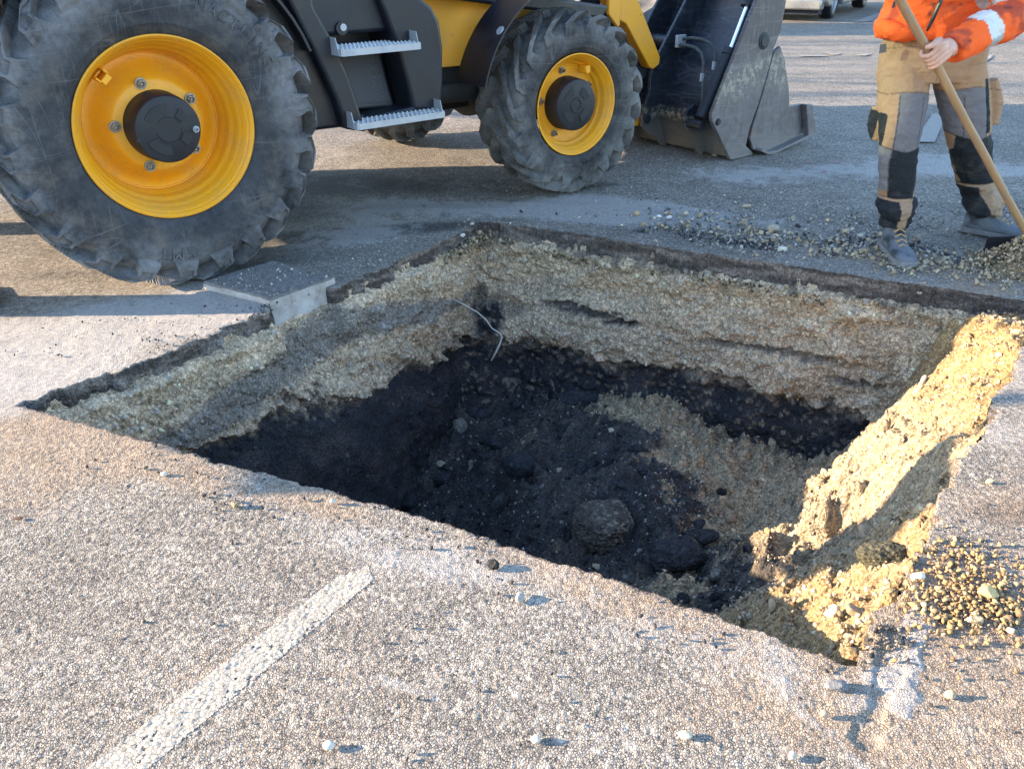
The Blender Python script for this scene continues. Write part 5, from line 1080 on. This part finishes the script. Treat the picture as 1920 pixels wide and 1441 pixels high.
ua=shR-elR; tu=(V-elR)@(ua/np.linalg.norm(ua)); b2=(np.linalg.norm(V-elR-tu[:,None]*ua/np.linalg.norm(ua),axis=1)<.13)&(tu>.03)&(tu<.10)&(V[:,0]>elR[0]-.12); c[b2]=[.55,.54,.52]
open_=(~onarm)&(V[:,0]<wrR[0]-.02)&(np.abs(V[:,0]-(PX(1738,60,3.85)[0]+(V[:,2]-.98)*.12))<.011)&(N[:,1]<-.2)&(V[:,2]<1.35); c[open_]=[.03,.02,.02]
for zz_ in (1.22,): c[(np.abs(V[:,2]-zz_)<.03)&(rad>.13)&(np.abs(V[:,0]-chest[0])<.26)]=[.6,.59,.56]
JM=cloth('jacket_cloth'); jo=mesh_obj('jacket',rel(V),F,JM,per,smooth=True,attrs=dict(col=c))
t=NT('strap'); MB().tube([tuple(rel(p)) for p in (PX(1738,58,3.78),PX(1748,38,3.765),PX(1757,18,3.76),PX(1768,-6,3.76),PX(1775,-60,3.78))],[.005,.008,.008,.008,.006],10).build('strap',t.out((.02,.02,.02),.35),per,smooth='auto')
MB().prism([(0,0),(.012,.004),(.010,.028),(.002,.026)],-.002,.002).build('zip_tag',t.m,per).location=tuple(rel(PX(1672,16,3.80)))
# boots
def boot(name,heel,toe,w=.052,ht=.14):
    heel=np.array(heel);toe=np.array(toe); d=toe-heel; L_=np.linalg.norm(d[:2]); f=np.array([d[0],d[1],0])/L_; r=np.array([f[1],-f[0],0]); up=np.array([0,0,1.])
    m=MB(); rings=[]
    prof=[(-.01,.030,.02,.075),(.02,.040,.015,.085),(.06,.043,.015,.088),(.10,.043,.015,.080),(.15,.048,.015,.062),(.20,.053,.015,.052),(.245,.050,.015,.045),(.272,.040,.016,.034),(.285,.020,.02,.022)]
    for (s,wd,z0,hz) in prof:
        s=s*L_/.28; c_=heel+f*s; rings.append((c_+up*(z0+hz*.5),r*wd,up*hz*.55))
    loft(m,rings,20); limb(m,[heel+f*.055+up*.06,heel+f*.05+up*.12,heel+f*.045+up*.17],[.050,.050,.052],18,1.0,4)
    V,N,F=fuse(m,.006,4); V+=N*(fbm(V*22,4,930)*.005+fbm(V*70,3,931)*.0015)[:,None]
    c=mx(np.tile([.03,.036,.045],(len(V),1)),np.array([.13,.145,.165]),sst(-.25,.3,fbm(V*14,4,932)+.5*(1-V[:,2]*9)))
    o=mesh_obj(name,rel(V),F,STM,per,smooth=True,attrs=dict(col=c))
    s_=MB(); ol=[]
    for (s,wd) in ((-.015,.028),(.0,.038),(.05,.042),(.10,.040),(.15,.046),(.20,.054),(.25,.052),(.277,.042),(.292,.022)): ol.append((s*L_/.28,wd+.004))
    pts=[heel+f*s+r*w_ for s,w_ in ol]+[heel+f*s-r*w_ for s,w_ in ol[::-1]]
    n=len(pts); s_.add([rel(p+up*.004) for p in pts]+[rel(p+up*.030) for p in pts],[list(range(n))[::-1],[i+n for i in range(n)]]+[[i,(i+1)%n,(i+1)%n+n,i+n] for i in range(n)])
    t=NT('sole'); s_.build('sole',t.out(t.mix(t.noise(40,5),(.07,.07,.075),(.25,.25,.25)),.9,0,t.bump(t.voro(120),.002)),o,bevel=.004)
    l_=MB()
    for k in range(4):
        q=heel+f*(.105+.022*k)*L_/.28+up*(.125-.018*k); l_.tube([tuple(rel(q-r*.026+up*-.006)),tuple(rel(q+up*.008+f*.008)),tuple(rel(q+r*.026-up*.006+f*.016))],.0022,6); l_.tube([tuple(rel(q+r*.026+up*-.006)),tuple(rel(q+up*.009+f*.008)),tuple(rel(q-r*.026-up*.006+f*.016))],.0022,6)
    t=NT('lace'); l_.build('laces',t.out((.42,.27,.12),.8),o)
boot('boot',(ankL[0]+.003,ankL[1]+.045,0),(ankL[0]-.005,ankL[1]-.235,0)); boot('boot',(ankR[0]-.05,ankR[1]+.03,0),(ankR[0]+.185,ankR[1]-.15,0))
# long wooden handle with a blade
t=NT('handle_wood'); mp=t.n('Mapping'); t.l(t.tc.outputs['Object'],mp.inputs[0]); mp.inputs['Scale'].default_value=(1,1,.06); w1=t.noise(90,4,.6,mp.outputs[0]); w2=t.noise(7,5,.7)
WOOD=t.out(t.mix(t.map(w2,.45,.68,0,.75),t.mix(w1,(.23,.12,.055),(.46,.28,.14)),(.24,.17,.11)),.6,0,t.bump(w1,.0008),.4)
L0=np.linalg.norm(P1h-P2h); top=P1h+hd*1.0; bot=P2h-hd*.02
sh_=empty('rake',tuple(bot),label='long worn wooden handle with steel blade, held slantwise by the worker',cat='rake')
q_=Vector(hd).to_track_quat('Z','Y'); hm_=MB(); ln=np.linalg.norm(top-bot); hm_.tube([(.0025*math.sin(k*1.3),.002*math.cos(k*1.7),ln*k/14) for k in range(15)],[.0165+.0006*math.sin(k*2.1) for k in range(15)],20)
ho=hm_.build('handle',WOOD,sh_,smooth='auto'); ho.rotation_euler=q_.to_euler()
bl=MB(); bl.prism([(-.16,0),(.16,0),(.16,.10),(.05,.12),(-.05,.12),(-.16,.10)],-.003,.003); bo=bl.build('blade',BLKM,sh_,bevel=.002); bo.location=(.02,.06,-.12); bo.rotation_euler=(R_(18),0,R_(-20))
MB().tube([(0,0,.06),(.0,.03,-.02)],[.020,.014],14).build('socket',BLKM,sh_,smooth='auto')
# ================================================================ CARS in the background
GLD=paint('car_glass',(.02,.025,.03),.08,(.1,.1,.1),.1,5)
def car(loc,rot,body,label,scale=1.0):
    root=empty('car',loc,rot,label=label,cat='car',group='cars parked at the far side of the square')
    # local x forward (nose at +), y left; wheels at x=0 (front) and -2.6
    prof=[(.86,.30),(.88,.50),(.80,.68),(.62,.76),(-.10,.92),(-.75,1.38),(-1.2,1.46),(-2.3,1.44),(-2.95,1.30),(-3.30,.95),(-3.38,.55),(-3.34,.30),(-3.1,.24)]
    def arch(cx): return [(cx+.36*math.cos(R_(a)),.30+.36*math.sin(R_(a))) for a in range(180,-1,-20)]
    P=prof+[(-2.96,.22)]+[(x,max(z,.22)) for x,z in arch(-2.6)]+[(-2.2,.20),(-.4,.20)]+[(x,max(z,.22)) for x,z in arch(0)]+[(.40,.22),(.70,.24)]
    bm=bmesh.new(); ny=9
    grid=[]
    for k in range(ny):
        s=-1+2*k/(ny-1); y=.86*s; row=[]
        for (x,z) in P:
            tuck=1-.20*max(0,(z-.85)/.6); nose=1-.10*abs(s)**3*(1 if x>.6 or x<-3.1 else 0)
            row.append(bm.verts.new((x*nose if x>0 else x,y*tuck,z)))
        grid.append(row)
    n=len(P)
    for k in range(ny-1):
        for i in range(n): bm.faces.new((grid[k][i],grid[k][(i+1)%n],grid[k+1][(i+1)%n],grid[k+1][i]))
    bm.faces.new(grid[0]); bm.faces.new(grid[-1][::-1]); bmesh.ops.recalc_face_normals(bm,faces=bm.faces)
    V=[v.co[:] for v in bm.verts]; bm.verts.index_update(); F=[[v.index for v in f.verts] for f in bm.faces]; bm.free()
    bo=mesh_obj('body',V,F,body,root,smooth='auto',angle=40,bevel=.03)
    g=MB(); 
    for yy in (-.80,.79): g.prism([(-.20,.93),(-.80,1.33),(-2.3,1.36),(-2.85,1.20),(-2.7,.96)],yy*.98,yy*.98+.01)
    g.build('side_window',GLD,root)
    MB().add([(-.12,-.70,.94),(-.12,.70,.94),(-.74,.66,1.385),(-.74,-.66,1.385)],[(0,1,2,3)]).build('windscreen',GLD,root).location=(.012,0,.012)
    bp=MB(); bp.box((.70,-.80,.19),(.93,.80,.36)); bp.build('bumper',body,root,bevel=.03,seg=3)
    MB().box((.86,-.5,.38),(.905,.5,.52)).build('grille',BLKP,root,bevel=.01); MB().box((.55,-.74,.10),(.80,.74,.185)).build('spoiler_lip',BLKP,root,bevel=.01)
    lt=NT('headlamp') ; HL=lt.out((.6,.62,.65),.1)
    for yy in (-.78,.50): MB().box((.80,yy,.52),(.90,yy+.28,.66)).build('headlight',HL,root,bevel=.03)
    tm=MB(); tm.lathe([(.0,.20),(-.01,.215),(-.012,.28),(.0,.305),(.03,.312),(.17,.312),(.20,.30),(.20,.20)],48)
    rm=MB(); rm.lathe([(.0,.205),(-.004,.20),(.01,.19),(.03,.18),(.05,.175)],48)
    for k in range(5): sector(rm,.03,.195,k*72-11,k*72+11,.0,.03,4)
    rm.lathe([(.05,.04),(-.004,.04),(-.006,.03),(-.006,.001)],20,(0,0,0),False,True); rm.lathe([(.06,.18),(.06,.001)],32)
    for (x,yy,fl) in ((0,-.80,0),(-2.6,-.80,0),(0,.80,1),(-2.6,.80,1)):
        w=tm.build('wheel',BLKP,root,smooth='auto'); w.location=(x,yy,.312); w.rotation_euler=(0,0,math.pi*fl); rm.build('rim',GALV,w,smooth='auto')
    return root
SIL=paint('car_silver',(.30,.29,.27),.25,(.3,.28,.25),.2,3,None,.0002,.6); DRK=paint('car_dark',(.03,.035,.045),.2,(.2,.2,.2),.2,3); WHT=paint('car_white',(.75,.75,.73),.3,(.4,.4,.38),.3,3)
dirc=math.atan2(-.89,-.46)
c0=gnd(1560,35); c1_=gnd(1640,8)
ang=math.atan2(c0[1]-c1_[1],c0[0]-c1_[0])
def place(c,a,off=.80): # put the near front wheel contact at c (right side wheel at local y=-.8)
    return (c[0]-(-math.sin(a))*(-off),c[1]-math.cos(a)*(-off),0)
CARANG=ang
cc_=car(place(c0,CARANG,-.8),CARANG,SIL,'silver car parked beyond the loader bucket, only its front wheel and bumper in view')
g3=gnd(1912,30); car(place(g3,CARANG,-.8),CARANG,DRK,'dark car at the far right, half hidden by the worker\'s elbow')
g4=gnd(1150,62); car((g4[0]+.9,g4[1]+.3,0),R_(-6),WHT,'white car glimpsed between the yellow loader arm and the bucket')
# ================================================================ TREES left of the frame (their branches streak the far ground with shade)
t=NT('bark'); BARK=t.out(t.mix(t.noise(18,5),(.09,.07,.055),(.20,.17,.14)),.9,0,t.bump(t.noise(40,5),.02),.2)
def tree(x,y,h,seed,label):
    r=random.Random(seed); root=empty('bare_tree',(x,y,0),0,label=label,cat='tree',group='bare trees lining the square beyond the machine')
    tk=MB(); tk.tube([(0,0,-.1),(.05,0,h*.2),(.0,.06,h*.4)],[.16,.13,.11],12); tk.build('trunk',BARK,root,smooth='auto')
    cb_=MB()
    def br(p,d,l,rad,depth):
        p2=[p]; q=Vector(p); dd=Vector(d)
        for k in range(4):
            dd=(dd+Vector((r.uniform(-.22,.22),r.uniform(-.22,.22),r.uniform(-.05,.18)))).normalized(); q=q+dd*l/4; p2.append(tuple(q))
        cb_.tube(p2,[rad*(1-.14*k) for k in range(5)],5 if depth<2 else 4,False)
        if depth<=0: return
        for k in range(r.randint(2,3)):
            i=r.randint(2,4); nd=(dd+Vector((r.uniform(-1,1),r.uniform(-1,1),r.uniform(-.2,.7)))).normalized(); br(p2[i],nd,l*r.uniform(.55,.75),rad*.5,depth-1)
    for k in range(7):
        a=k*.9+r.random(); br((0,.05,h*(.30+.02*k)),(math.cos(a),math.sin(a),r.uniform(.5,1.2)),h*.32,.05,2)
    cb_.build('crown',BARK,root); return root
for i,(x,y,h) in enumerate(((-13,8.2,7.5),(-15,10.8,8),(-12.5,13.6,7.5),(-16,16.5,8),(-19,19.5,8))):
    tree(x,y,h,40+i,['bare tree nearest the machine','bare tree second from the machine','bare tree in the middle of the row','bare tree fourth from the machine','bare tree farthest from the machine'][i]+', outside the left of the frame')
